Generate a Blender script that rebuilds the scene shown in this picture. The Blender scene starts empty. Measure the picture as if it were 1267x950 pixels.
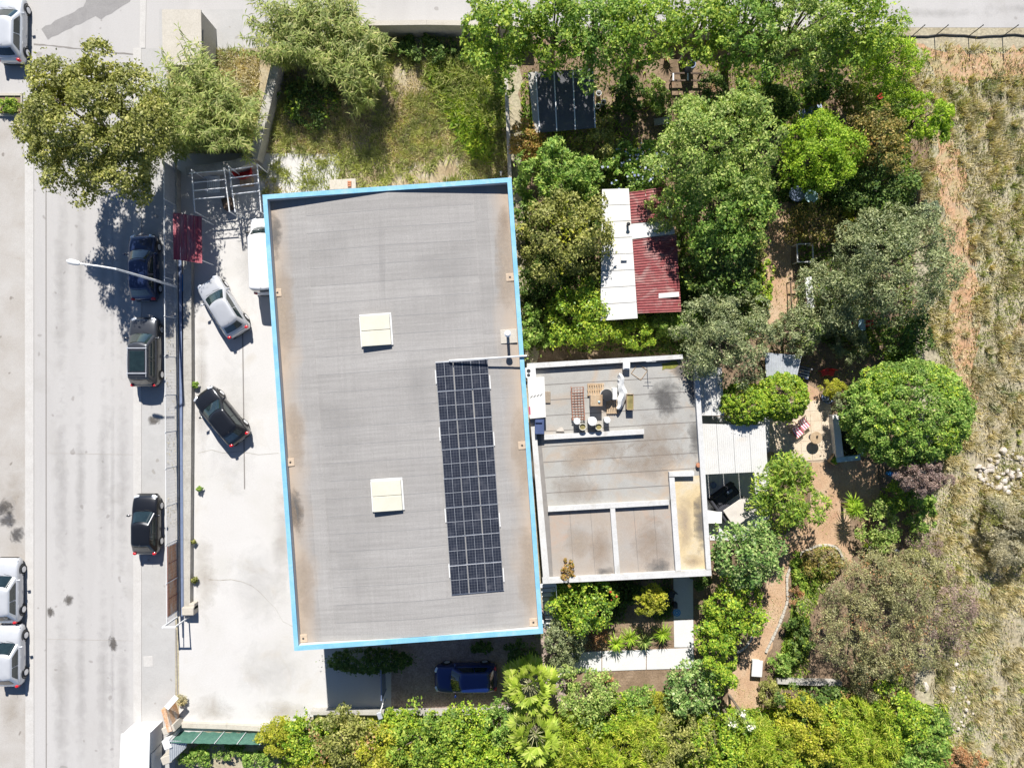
import bpy, math, random
import numpy as np
from mathutils import Vector, Matrix

# ------------------------------------------------------------------ camera, sky, sun, exposure
scene = bpy.context.scene
C = scene.collection
H = 46.5            # camera height over the ground (m)
S = 19.0            # photo pixels per metre on the ground
cam_d = bpy.data.cameras.new('camera'); cam = bpy.data.objects.new('camera', cam_d); C.objects.link(cam)
cam.location = (0, 0, H); cam.rotation_euler = (0, 0, 0)
cam_d.sensor_fit = 'HORIZONTAL'; cam_d.angle = 2*math.atan(1267/2/S/H)
cam_d.clip_start = 0.5; cam_d.clip_end = 2000
scene.camera = cam

SUN_EL = math.radians(43.0)
SHX = 0.06                                   # shadows fall to -Y and a touch to +X
sun_dir = Vector((SHX, -1, 0)).normalized()*math.cos(SUN_EL) + Vector((0, 0, -math.sin(SUN_EL)))
world = bpy.data.worlds.new('World'); scene.world = world; world.use_nodes = True
wn = world.node_tree.nodes; wl = world.node_tree.links
sky = wn.new('ShaderNodeTexSky'); sky.sky_type = 'NISHITA'; sky.sun_disc = False
sky.sun_elevation = SUN_EL
sky.sun_rotation = math.atan2(-SHX, 1.0)
sky.altitude = 50; sky.air_density = 0.6; sky.dust_density = 0.0; sky.ozone_density = 3.0
bg = wn['Background']; bg.inputs[1].default_value = 0.075
wl.new(sky.outputs[0], bg.inputs[0])
sun_d = bpy.data.lights.new('sun', 'SUN'); sun = bpy.data.objects.new('sun', sun_d); C.objects.link(sun)
sun_d.energy = 5.0; sun_d.angle = math.radians(0.53); sun_d.color = (1.0, 0.965, 0.915)
sun.rotation_euler = sun_dir.to_track_quat('-Z', 'Y').to_euler(); sun.location = (0, 30, 40)
vs = scene.view_settings
vs.view_transform = 'Standard'; vs.look = 'None'; vs.gamma = 1.0; vs.exposure = 0.80
vs.use_curve_mapping = False
scene.render.resolution_x = 1024; scene.render.resolution_y = 767
scene.render.engine = 'CYCLES'

random.seed(4); rng = np.random.default_rng(4)
R = math.radians

# ------------------------------------------------------------------ helpers
def P(px, py, z=0.0):
    """photo pixel on the horizontal plane at height z -> world point"""
    k = (H-z)/H/S
    return Vector(((px-633.5)*k, (475-py)*k, z))

def thing(name, label, cat, loc=(0, 0, 0), rotz=0.0, group=None, kind=None):
    o = bpy.data.objects.new(name, None); C.objects.link(o)
    o.location = loc; o.rotation_euler = (0, 0, rotz); o.empty_display_size = .3
    tag(o, label, cat, group, kind); return o

def tag(o, label=None, cat=None, group=None, kind=None):
    if label: o['label'] = label
    if cat: o['category'] = cat
    if group: o['group'] = group
    if kind: o['kind'] = kind
    return o

def link_mesh(name, me, mat, parent=None):
    o = bpy.data.objects.new(name, me); C.objects.link(o)
    if mat is not None:
        for m in (mat if isinstance(mat, (list, tuple)) else [mat]): me.materials.append(m)
    if parent is not None: o.parent = parent
    return o

def inv(root):
    return (Matrix.Translation(root.location) @ Matrix.Rotation(root.rotation_euler[2], 4, 'Z')).inverted()

class MB:
    """collects simple solids, then becomes ONE mesh object"""
    def __init__(s): s.v = []; s.f = []; s.mi = []; s.cur = 0
    def add(s, vs_, fs):
        b = len(s.v); s.v += [tuple(v) for v in vs_]; s.f += [tuple(b+i for i in f) for f in fs]; s.mi += [s.cur]*len(fs); return s
    def box(s, c, d, rz=0.0, rx=0.0, ry=0.0):
        m = Matrix.Rotation(rz, 3, 'Z') @ Matrix.Rotation(ry, 3, 'Y') @ Matrix.Rotation(rx, 3, 'X'); c = Vector(c)
        vs_ = [c + m @ Vector((x*d[0]/2, y*d[1]/2, z*d[2]/2)) for z in (-1, 1) for y in (-1, 1) for x in (-1, 1)]
        return s.add(vs_, [(0, 2, 3, 1), (4, 5, 7, 6), (0, 1, 5, 4), (2, 6, 7, 3), (0, 4, 6, 2), (1, 3, 7, 5)])
    def bbox(s, c, d, rz=0.0, b=.02):
        """box with chamfered vertical edges and top edge"""
        x, y, z = d[0]/2, d[1]/2, d[2]/2
        def ring(i, zz):
            return [(x-i-b, -y+i, zz), (x-i, -y+i+b, zz), (x-i, y-i-b, zz), (x-i-b, y-i, zz), (-x+i+b, y-i, zz), (-x+i, y-i-b, zz), (-x+i, -y+i+b, zz), (-x+i+b, -y+i, zz)]
        rs = [ring(0, -z), ring(0, z-b), ring(b, z)]
        m = Matrix.Rotation(rz, 3, 'Z'); c = Vector(c)
        return s.loft([[c + m @ Vector(p) for p in r] for r in rs])
    def loft(s, rings, cap=(True, True), closed=True):
        n = len(rings[0]); vs_ = [p for r in rings for p in r]; fs = []
        for k in range(len(rings)-1):
            for i in range(n if closed else n-1):
                j = (i+1) % n
                fs.append((k*n+i, k*n+j, (k+1)*n+j, (k+1)*n+i))
        if closed and cap[0]: fs.append(tuple(range(n-1, -1, -1)))
        if closed and cap[1]: fs.append(tuple((len(rings)-1)*n+i for i in range(n)))
        return s.add(vs_, fs)
    def cyl(s, c, r, h, n=16, r2=None):
        r2 = r if r2 is None else r2
        return s.loft([[(c[0]+q*math.cos(2*math.pi*i/n), c[1]+q*math.sin(2*math.pi*i/n), c[2]+z) for i in range(n)] for q, z in ((r, 0), (r2, h))])
    def lathe(s, c, prof, n=16, cap=(True, True)):
        return s.loft([[(c[0]+q*math.cos(2*math.pi*i/n), c[1]+q*math.sin(2*math.pi*i/n), c[2]+z) for i in range(n)] for q, z in prof], cap)
    def tube(s, pts, rad, n=6):
        pts = [Vector(p) for p in pts]
        if not isinstance(rad, (list, tuple)): rad = [rad]*len(pts)
        rings = []
        for i, p in enumerate(pts):
            d = (pts[min(i+1, len(pts)-1)] - pts[max(i-1, 0)]).normalized()
            a = d.orthogonal().normalized() if abs(d.z) > .95 else d.cross(Vector((0, 0, 1))).normalized()
            b = d.cross(a)
            rings.append([p + rad[i]*(a*math.cos(2*math.pi*k/n) + b*math.sin(2*math.pi*k/n)) for k in range(n)])
        return s.loft(rings)
    def prism(s, poly, z0, z1):
        a = sum(poly[i][0]*poly[(i+1) % len(poly)][1]-poly[(i+1) % len(poly)][0]*poly[i][1] for i in range(len(poly)))
        if a < 0: poly = poly[::-1]
        return s.loft([[(p[0], p[1], z0) for p in poly], [(p[0], p[1], z1) for p in poly]])
    def ppx(s, pts, z0, z1):
        """prism whose TOP outline is given in photo pixels"""
        return s.prism([P(x, y, z1)[:2] for x, y in pts], z0, z1)
    def strip(s, pts, w, z0, z1):
        """wall along a polyline of world (x,y) points"""
        pts = [Vector(p[:2]) for p in pts]; L = []; Rr = []
        for i, p in enumerate(pts):
            d = (pts[min(i+1, len(pts)-1)]-pts[max(i-1, 0)]).normalized(); nrm = Vector((-d.y, d.x))
            L.append(p+nrm*w/2); Rr.append(p-nrm*w/2)
        rings = []
        for l, r in zip(L, Rr): rings.append([(l.x, l.y, z0), (r.x, r.y, z0), (r.x, r.y, z1), (l.x, l.y, z1)])
        return s.loft(rings)
    def build(s, name, mat, parent=None, world=False, smooth=False):
        vs_ = s.v
        if world and parent is not None:
            m = inv(parent); vs_ = [m @ Vector(v) for v in vs_]
        me = bpy.data.meshes.new(name); me.from_pydata([tuple(v) for v in vs_], [], s.f); me.update()
        import bmesh
        bm = bmesh.new(); bm.from_mesh(me); bmesh.ops.recalc_face_normals(bm, faces=bm.faces); bm.to_mesh(me); bm.free()
        o = link_mesh(name, me, mat, parent)
        if any(s.mi): me.polygons.foreach_set('material_index', s.mi)
        if smooth:
            me.polygons.foreach_set('use_smooth', [True]*len(me.polygons))
            try: me.set_sharp_from_angle(angle=R(40))
            except Exception: pass
        return o

def sheet(name, pts, z, mat, kind='structure', parent=None):
    """flat ground sheet, outline in photo pixels"""
    ps = [P(x, y, 0) for x, y in pts]
    me = bpy.data.meshes.new(name); me.from_pydata([(p.x, p.y, z) for p in ps], [], [tuple(range(len(ps)))]); me.update()
    if me.polygons[0].normal.z < 0: me.flip_normals()
    o = link_mesh(name, me, mat, parent)
    if parent is None: o['kind'] = kind
    return o

def rough_edge(pts, step=9, amp=3.0, seed=1):
    """subdivide a pixel outline and jitter it so that the edge is uneven"""
    r = random.Random(seed); out = []
    for i, (x, y) in enumerate(pts):
        x2, y2 = pts[(i+1) % len(pts)]; L = math.hypot(x2-x, y2-y); n = max(1, int(L/step))
        for k in range(n):
            t = k/n; out.append((x+(x2-x)*t+r.uniform(-amp, amp), y+(y2-y)*t+r.uniform(-amp, amp)))
    return out

# ------------------------------------------------------------------ materials
def nodes_of(m):
    m.use_nodes = True; return m.node_tree.nodes, m.node_tree.links

def ramp(n, l, fac, stops):
    r = n.new('ShaderNodeValToRGB'); e = r.color_ramp.elements
    while len(e) < len(stops): e.new(0.5)
    for q, (p, c) in zip(e, stops): q.position = p; q.color = (*c, 1) if len(c) == 3 else c
    l.new(fac, r.inputs[0]); return r.outputs[0]

def noise(n, l, vec, scale, detail=4, rough=.55, dist=0.0, stretch=None):
    if stretch:
        mp = n.new('ShaderNodeMapping'); mp.inputs['Scale'].default_value = stretch; l.new(vec, mp.inputs[0]); vec = mp.outputs[0]
    t = n.new('ShaderNodeTexNoise'); t.inputs['Scale'].default_value = scale; t.inputs['Detail'].default_value = detail
    t.inputs['Roughness'].default_value = rough; t.inputs['Distortion'].default_value = dist
    l.new(vec, t.inputs['Vector']); return t.outputs[0]

def mix(n, l, fac, a, b, mode='MIX'):
    m = n.new('ShaderNodeMix'); m.data_type = 'RGBA'; m.blend_type = mode
    for s_, v in ((m.inputs[0], fac), (m.inputs[6], a), (m.inputs[7], b)):
        if isinstance(v, (int, float)): s_.default_value = v
        elif isinstance(v, tuple): s_.default_value = (*v, 1)
        else: l.new(v, s_)
    return m.outputs[2]

def surf(name, stops, scale=1.0, rough=.85, fine=.25, fine_scale=14, bump=.25, stretch=None, stains=None, stain_scale=.5, stain_amt=(.55, .72), metallic=0.0, spec=.3, local=False, detail=5, dots=None):
    """weathered matte surface: broad tone changes, fine grain, optional stains and spots, relief"""
    m = bpy.data.materials.new(name); n, l = nodes_of(m); b = n['Principled BSDF']
    if local:
        g = n.new('ShaderNodeTexCoord'); vec = g.outputs['Object']
    else:
        g = n.new('ShaderNodeNewGeometry'); vec = g.outputs['Position']
    f = noise(n, l, vec, scale, detail, .6, .3, stretch)
    k = len(stops)
    col = ramp(n, l, f, [(.28+.44*i/max(1, k-1), c) for i, c in enumerate(stops)])
    g2 = noise(n, l, vec, fine_scale, 3, .7)
    fr = ramp(n, l, g2, [(.3, (1-fine,)*3), (.7, (1+fine*.35,)*3)])
    col = mix(n, l, 1.0, col, fr, 'MULTIPLY')
    if stains:
        s_ = noise(n, l, vec, stain_scale, 5, .62, .6)
        a = ramp(n, l, s_, [(stain_amt[0], (0, 0, 0)), (stain_amt[1], (1, 1, 1))])
        col = mix(n, l, a, col, stains)
    if dots:
        s_ = noise(n, l, vec, 1.7, 1, .3, .2)
        a = ramp(n, l, s_, [(.735, (0, 0, 0)), (.76, (.7, .7, .7))])
        col = mix(n, l, a, col, dots)
    l.new(col, b.inputs['Base Color']); b.inputs['Roughness'].default_value = rough; b.inputs['Metallic'].default_value = metallic
    b.inputs['Specular IOR Level'].default_value = spec
    if bump:
        bp = n.new('ShaderNodeBump'); bp.inputs['Strength'].default_value = bump; bp.inputs['Distance'].default_value = .03
        l.new(g2, bp.inputs['Height']); l.new(bp.outputs[0], b.inputs['Normal'])
    return m

def plain(name, c, rough=.5, metallic=0.0, spec=.5, coat=0.0, var=.1):
    m = bpy.data.materials.new(name); n, l = nodes_of(m); b = n['Principled BSDF']
    g = n.new('ShaderNodeNewGeometry')
    f = noise(n, l, g.outputs['Position'], 3.0, 4)
    col = ramp(n, l, f, [(.3, tuple(x*(1-var) for x in c)), (.7, tuple(min(1, x*(1+var)) for x in c))])
    l.new(col, b.inputs['Base Color'])
    b.inputs['Roughness'].default_value = rough; b.inputs['Metallic'].default_value = metallic
    b.inputs['Specular IOR Level'].default_value = spec; b.inputs['Coat Weight'].default_value = coat; b.inputs['Coat Roughness'].default_value = .06
    return m

def leafmat(name, cols, trans=.3, rough=.55, clump=.6, spec=.25):
    """leaf: tint differs from leaf to leaf and from branch to branch"""
    m = bpy.data.materials.new(name); n, l = nodes_of(m); b = n['Principled BSDF']; out = n['Material Output']
    g = n.new('ShaderNodeNewGeometry')
    k = len(cols)
    col = ramp(n, l, g.outputs['Random Per Island'], [(i/max(1, k-1), c) for i, c in enumerate(cols)])
    f = noise(n, l, g.outputs['Position'], 1.1, 3)
    fr = ramp(n, l, f, [(.33, (1.06-clump*.45, 1.04-clump*.4, 1-clump*.45)), (.68, (1.2+clump*.35, 1.14+clump*.3, 1.05))])
    col = mix(n, l, 1.0, col, fr, 'MULTIPLY')
    l.new(col, b.inputs['Base Color']); b.inputs['Roughness'].default_value = rough; b.inputs['Specular IOR Level'].default_value = spec
    t = n.new('ShaderNodeBsdfTranslucent'); tc = mix(n, l, 1.0, col, (1.25, 1.3, .6), 'MULTIPLY'); l.new(tc, t.inputs[0])
    ms = n.new('ShaderNodeMixShader'); ms.inputs[0].default_value = trans
    l.new(b.outputs[0], ms.inputs[1]); l.new(t.outputs[0], ms.inputs[2]); l.new(ms.outputs[0], out.inputs[0])
    return m

def stainmat(name, c, amt=.8, scale=1.2, soft=.5):
    """dirt film with its own ragged outline: opaque in the middle, gone at the rim"""
    m = bpy.data.materials.new(name); n, l = nodes_of(m); b = n['Principled BSDF']; out = n['Material Output']
    tc = n.new('ShaderNodeTexCoord'); g = n.new('ShaderNodeNewGeometry')
    vm = n.new('ShaderNodeVectorMath'); vm.operation = 'MULTIPLY_ADD'; vm.inputs[1].default_value = (2, 2, 0); vm.inputs[2].default_value = (-1, -1, 0); l.new(tc.outputs['Generated'], vm.inputs[0])
    ln = n.new('ShaderNodeVectorMath'); ln.operation = 'LENGTH'; l.new(vm.outputs[0], ln.inputs[0])
    nz = noise(n, l, g.outputs['Position'], scale, 6, .65, .5)
    ad = n.new('ShaderNodeMath'); ad.operation = 'MULTIPLY_ADD'; ad.inputs[1].default_value = 1.5; l.new(nz, ad.inputs[0])
    iv = n.new('ShaderNodeMath'); iv.operation = 'SUBTRACT'; iv.inputs[0].default_value = .0; l.new(ln.outputs['Value'], iv.inputs[1]); l.new(iv.outputs[0], ad.inputs[2])
    mr = n.new('ShaderNodeMapRange'); mr.inputs[1].default_value = .0; mr.inputs[2].default_value = soft; mr.inputs[4].default_value = amt; l.new(ad.outputs[0], mr.inputs[0])
    col = ramp(n, l, noise(n, l, g.outputs['Position'], 7, 3), [(.3, tuple(v*.85 for v in c)), (.7, tuple(v*1.1 for v in c))]); l.new(col, b.inputs['Base Color']); b.inputs['Roughness'].default_value = .9
    t = n.new('ShaderNodeBsdfTransparent'); ms = n.new('ShaderNodeMixShader'); l.new(mr.outputs[0], ms.inputs[0]); l.new(t.outputs[0], ms.inputs[1]); l.new(b.outputs[0], ms.inputs[2]); l.new(ms.outputs[0], out.inputs[0])
    return m

M = {}
M['s_damp'] = stainmat('damp_film', (.12, .115, .11), .72, 1.6, .7)
M['s_brown'] = stainmat('brown_film', (.29, .215, .15), .48, 1.1, .9)
M['s_silt'] = stainmat('silt_film', (.37, .30, .23), .6, .8, .8)
M['s_oil'] = stainmat('oil_film', (.10, .09, .08), .8, 2.5)
M['s_tyre'] = stainmat('tyre_film', (.26, .25, .235), .24, 1.4, .9)
M['s_dirt'] = stainmat('yard_dirt_film', (.36, .31, .245), .40, .9, 1.0)
M['s_grey'] = stainmat('grey_dirt_film', (.32, .31, .295), .24, .8, 1.0)
M['road'] = surf('road_asphalt', [(.375, .36, .345), (.41, .395, .38), (.435, .42, .405)], .35, .9, .14, 22, .2, (1, .12, 1), (.335, .32, .30), .3, (.56, .8), dots=(.25, .235, .22))
M['parking'] = surf('parking_asphalt', [(.34, .31, .275), (.385, .36, .33), (.42, .40, .375)], .5, .9, .16, 20, .2, None, (.3, .26, .22), .55, (.66, .8), dots=(.16, .14, .12))
M['sidewalk'] = surf('pavement_concrete', [(.36, .35, .335), (.39, .38, .365), (.42, .41, .395)], .6, .9, .15, 24, .2, None, (.30, .285, .26), .8, (.62, .8), dots=(.25, .235, .21))
M['gutter'] = surf('gutter_concrete', [(.44, .42, .395), (.49, .475, .45)], 1.5, .9, .15, 18, .2)
M['patch'] = surf('asphalt_patch', [(.23, .22, .215), (.28, .27, .26)], 1.2, .9, .2, 20, .2)
M['joint'] = plain('dark_joint', (.2, .185, .17), .9)
M['drive'] = surf('driveway_concrete', [(.47, .455, .425), (.50, .485, .465), (.52, .51, .49)], .3, .9, .1, 16, .15, None, (.43, .395, .345), .35, (.58, .8))
M['paver'] = surf('brick_paving', [(.30, .23, .20), (.38, .29, .25), (.46, .37, .32)], 2.5, .9, .4, 9, .4)
M['soil'] = surf('garden_soil', [(.15, .105, .065), (.23, .16, .105), (.33, .24, .165)], .8, .95, .4, 9, .6, None, (.24, .115, .06), .5, (.58, .78))
M['path'] = surf('sandy_path', [(.40, .25, .15), (.46, .31, .195), (.48, .36, .245)], .9, .95, .3, 10, .5, None, (.38, .22, .14), .55, (.55, .75))
M['field'] = surf('dry_field_soil', [(.30, .255, .165), (.37, .32, .22), (.41, .365, .26), (.33, .32, .19)], .5, .95, .4, 6, .7, None, (.42, .29, .18), .38, (.62, .75))
M['redsoil'] = surf('red_soil', [(.44, .24, .13), (.47, .30, .18), (.46, .36, .25)], 1.1, .95, .4, 6, .7, None, (.36, .30, .17), .9, (.5, .66))
M['lot'] = surf('dry_lot_soil', [(.26, .19, .11), (.36, .29, .18), (.44, .39, .29)], .6, .95, .4, 7, .6, None, (.46, .43, .38), .45, (.58, .7))
M['conc'] = surf('old_concrete', [(.33, .31, .275), (.40, .38, .34), (.44, .42, .38)], 1.2, .9, .25, 15, .35, None, (.26, .24, .2), .9, (.58, .75))
M['conc_lt'] = surf('pale_concrete', [(.43, .395, .335), (.48, .445, .385)], 1.2, .9, .18, 15, .3, None, (.36, .325, .27), .9, (.58, .75))
M['white'] = surf('white_paint', [(.60, .60, .585), (.66, .66, .645)], 1.0, .7, .1, 14, .1, None, (.62, .6, .55), 1.1, (.6, .8))
M['parapet'] = surf('parapet_paint', [(.47, .465, .45), (.55, .545, .53)], 1.2, .8, .15, 14, .15, None, (.38, .36, .32), 1.3, (.56, .72))
M['terrace'] = surf('terrace_white', [(.54, .53, .515), (.58, .575, .56)], .8, .8, .1, 12, .12, None, (.6, .57, .52), 1.0, (.6, .8))
M['slab'] = surf('patio_slab', [(.50, .40, .29), (.57, .47, .35), (.60, .51, .40)], 1.6, .9, .2, 12, .3)
M['grout'] = surf('patio_bed', [(.38, .29, .2), (.44, .34, .25)], 2, .95, .3, 10, .3)
M['blue'] = surf('blue_coping', [(.15, .37, .51), (.20, .43, .57), (.27, .48, .60)], 1.1, .6, .12, 12, .08, None, (.36, .47, .52), .9, (.58, .75))
M['wall'] = surf('render_wall', [(.52, .51, .485), (.57, .56, .535)], .8, .85, .1, 10, .1)
M['silt'] = surf('roof_silt', [(.44, .34, .25), (.50, .40, .30)], 1.0, .95, .2, 8, .2)
M['stain'] = surf('wet_silt', [(.24, .19, .14), (.30, .25, .19)], 1.5, .9, .2, 8, .2)
M['cream'] = surf('cream_fibreglass', [(.52, .495, .40), (.57, .545, .455)], 1.2, .6, .08, 12, .05)
M['annexroof'] = surf('annex_felt', [(.30, .29, .27), (.335, .325, .30), (.36, .35, .325)], .7, .9, .14, 18, .15, None, (.36, .27, .19), .32, (.50, .72))
M['annexroof2'] = surf('annex_felt_warm', [(.33, .27, .215), (.34, .30, .26), (.32, .305, .285)], .45, .9, .14, 18, .15, None, (.36, .27, .21), .6, (.56, .72))
M['yellowroof'] = surf('annex_felt_yellow', [(.47, .36, .20), (.52, .42, .26), (.50, .47, .40)], .6, .9, .14, 12, .15, None, (.27, .2, .1), .9, (.66, .76))
M['damp'] = surf('damp_stain', [(.16, .155, .145), (.23, .22, .205), (.30, .285, .26)], 2.0, .85, .3, 9, .1)
M['moss'] = surf('moss', [(.16, .17, .03), (.25, .24, .06)], 3, .95, .4, 9, .5)
M['panelglass'] = None
M['alu'] = plain('aluminium', (.72, .73, .75), .4, .6, .5)
M['steelw'] = plain('galvanised_steel', (.66, .67, .68), .5, .15, .5)
M['dark'] = plain('dark_metal', (.035, .037, .04), .5, .2, .5)
M['black'] = plain('black_plastic', (.02, .02, .021), .5)
M['tyre'] = plain('tyre_rubber', (.02, .02, .02), .85)
M['red'] = plain('red_plastic', (.5, .02, .02), .5)
M['tail'] = plain('tail_light_red', (.55, .015, .02), .2, 0, .6, .5)
M['lamp'] = plain('headlight_glass', (.7, .72, .75), .12, .3, .8, .5)
M['glass'] = plain('car_glass', (.012, .022, .022), .04, 0, .9, .6, .3)
M['rust'] = surf('rusty_steel', [(.40, .16, .08), (.60, .30, .13), (.60, .44, .32), (.68, .65, .62)], 2.2, .85, .4, 9, .5, (1, .35, 1))
M['rustbar'] = surf('rusty_bar', [(.26, .10, .06), (.36, .20, .14)], 4, .85, .3, 12, .3)
M['redsheet'] = surf('red_corrugated', [(.22, .045, .05), (.27, .075, .075), (.30, .13, .12)], 1.6, .75, .3, 9, .1, (.35, 1.6, 1), (.34, .22, .20), 1.1, (.52, .72))
M['redsheet2'] = surf('faded_red_sheet', [(.28, .03, .055), (.38, .10, .12), (.40, .25, .25)], 2.2, .65, .2, 9, .1, (1, .2, 1))
M['whitesheet'] = surf('white_sheet', [(.55, .54, .51), (.62, .61, .59)], .9, .55, .08, 12, .08, None, (.58, .53, .46), 1.0, (.6, .8))
M['greysheet'] = surf('grey_corrugated', [(.40, .42, .45), (.50, .52, .54)], 1.5, .5, .15, 10, .1, None, None, 1, (.6, .8), .2)
M['darksheet'] = surf('dark_shade_roof', [(.085, .085, .095), (.12, .12, .125)], 1.0, .8, .2, 10, .1)
M['wood'] = surf('weathered_wood', [(.30, .20, .12), (.40, .29, .18), (.46, .36, .25)], 3.0, .8, .25, 12, .2, (1, .15, 1))
M['darkwood'] = surf('dark_wood', [(.08, .055, .04), (.13, .09, .065)], 3.0, .8, .25, 12, .2)
M['bark'] = surf('bark', [(.13, .10, .075), (.20, .16, .12), (.27, .23, .18)], 4.0, .95, .4, 12, .8, (1, 1, .3))
M['stone'] = surf('field_stone', [(.42, .36, .285), (.52, .465, .40), (.58, .54, .48)], 1.3, .95, .25, 8, .5)
M['fabric_dark'] = plain('dark_fabric', (.035, .036, .045), .9)
M['fabric_cream'] = plain('cream_cloth', (.50, .46, .42), .9)
M['navycloth'] = plain('blue_slat', (.045, .07, .16), .6)
M['stripe_red'] = plain('red_stripe_cloth', (.38, .06, .12), .85)
M['stripe_white'] = plain('white_cloth', (.68, .66, .66), .85)
M['terracotta'] = plain('terracotta', (.40, .17, .09), .85)
M['olivepot'] = plain('olive_soil', (.20, .17, .07), .9, 0, .3, 0, .3)
M['bluepaint'] = plain('blue_paint', (.03, .22, .55), .5)
M['tealpaint'] = plain('faded_blue_paint', (.38, .55, .60), .6, 0, .4, 0, .2)
M['water'] = plain('dark_water', (.012, .016, .014), .05, 0, .6)
M['greenmesh'] = surf('green_shade_net', [(.05, .13, .10), (.09, .20, .15)], 3.0, .8, .3, 14, .2)
M['mesh'] = plain('fence_wire', (.52, .53, .57), .5, .1)
M['bluegrey'] = plain('blue_grey_and_shade', (.16, .20, .30), .55, .2)  # common blue-grey; along the fence wall it is painted shade

def paint(name, c, metallic=.35, rough=.3):
    return plain(name, c, rough, metallic, .5, .8, .03)
CARP = {'navy': paint('navy_paint', (.018, .032, .085)), 'blue': paint('blue_car_paint', (.010, .028, .14)), 'black': paint('black_paint', (.012, .013, .016)),
        'charcoal': paint('charcoal_paint', (.045, .048, .055)), 'silver': paint('silver_paint', (.46, .47, .49), .35, .3), 'white': paint('van_white_paint', (.66, .66, .66), 0, .35),
        'bright': paint('bright_silver_paint', (.52, .53, .545), .25, .3)}

LEAF = {
 'umber':  leafmat('leaf_olive_green', [(.10, .125, .03), (.20, .225, .06), (.31, .325, .105), (.44, .43, .20)]),
 'cane':   leafmat('leaf_cane', [(.12, .17, .04), (.22, .29, .08), (.33, .38, .14), (.44, .42, .22)], .35),
 'ash':    leafmat('leaf_fresh_green', [(0.085, 0.174, 0.030), (0.160, 0.275, 0.041), (0.282, 0.392, 0.067), (0.415, 0.478, 0.100)], .35),
 'bright': leafmat('leaf_mid_green', [(0.078, 0.165, 0.034), (0.146, 0.270, 0.052), (0.254, 0.390, 0.086), (0.429, 0.510, 0.172)], .32),
 'soft':   leafmat('leaf_soft_green', [(0.113, 0.203, 0.049), (0.208, 0.319, 0.075), (0.339, 0.435, 0.133), (0.490, 0.536, 0.233)], .32),
 'lime':   leafmat('leaf_lime', [(0.115, 0.230, 0.021), (0.220, 0.368, 0.032), (0.335, 0.483, 0.051), (0.438, 0.529, 0.086)], .38),
 'citrus': leafmat('leaf_citrus', [(0.082, 0.182, 0.021), (0.177, 0.312, 0.034), (0.328, 0.442, 0.053), (0.464, 0.520, 0.083)], .3, .42),
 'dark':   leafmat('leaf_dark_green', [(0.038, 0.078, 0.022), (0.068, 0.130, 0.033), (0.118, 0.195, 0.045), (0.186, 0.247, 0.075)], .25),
 'glossy': leafmat('leaf_glossy', [(0.073, 0.154, 0.040), (0.137, 0.252, 0.072), (0.237, 0.350, 0.121), (0.400, 0.462, 0.225)], .25, .38),
 'olive':  leafmat('leaf_grey_olive', [(.10, .14, .07), (.18, .225, .115), (.28, .32, .18), (.40, .43, .28)], .2, .5),
 'brown':  leafmat('leaf_grey_brown', [(.16, .15, .08), (.23, .235, .115), (.31, .315, .17), (.40, .37, .25)], .2),
 'rustleaf': leafmat('leaf_rust', [(0.330, 0.154, 0.077), (0.418, 0.231, 0.132), (0.396, 0.286, 0.176)], .2),
 'purple': leafmat('leaf_purple_grey', [(0.192, 0.132, 0.144), (0.264, 0.192, 0.192), (0.348, 0.276, 0.264)], .15),
 'yellow': leafmat('leaf_yellow_green', [(0.168, 0.210, 0.021), (0.294, 0.336, 0.032), (0.420, 0.430, 0.053), (0.483, 0.441, 0.095)], .35),
 'bamboo': leafmat('leaf_bamboo', [(0.162, 0.270, 0.020), (0.270, 0.392, 0.034), (0.405, 0.486, 0.061), (0.513, 0.513, 0.121)], .38),
 'palm':   leafmat('leaf_palm', [(0.184, 0.276, 0.029), (0.276, 0.380, 0.046), (0.368, 0.460, 0.086), (0.460, 0.506, 0.149)], .35),
 'mixed':  leafmat('leaf_brown_green', [(0.090, 0.120, 0.030), (0.180, 0.180, 0.053), (0.300, 0.240, 0.083), (0.390, 0.300, 0.120)], .25),
 'autumn': leafmat('leaf_autumn', [(0.220, 0.198, 0.033), (0.352, 0.220, 0.066), (0.418, 0.242, 0.110), (0.242, 0.275, 0.044)], .3),
 'blueflower': leafmat('petal_blue', [(.30, .36, .62), (.45, .50, .70)], .2, .7, .1),
 'redflower': leafmat('petal_red', [(.50, .05, .03), (.55, .14, .06)], .2, .7, .1),
 'whiteflower': leafmat('petal_white', [(.72, .70, .64), (.78, .77, .72)], .2, .7, .1),
 'drygrass': leafmat('dry_grass', [(.38, .33, .20), (.48, .425, .28), (.55, .49, .34), (.60, .56, .42)], .25, .8, .5),
 'greengrass': leafmat('green_weed', [(.22, .26, .08), (.32, .36, .13), (.42, .45, .20)], .3, .7, .6),
 'greygrass': leafmat('grey_weed', [(.33, .31, .235), (.43, .405, .32), (.52, .49, .41)], .25, .8, .5),
 'agave': leafmat('leaf_agave', [(.16, .22, .15), (.24, .30, .22)], .15, .5),
}
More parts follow.
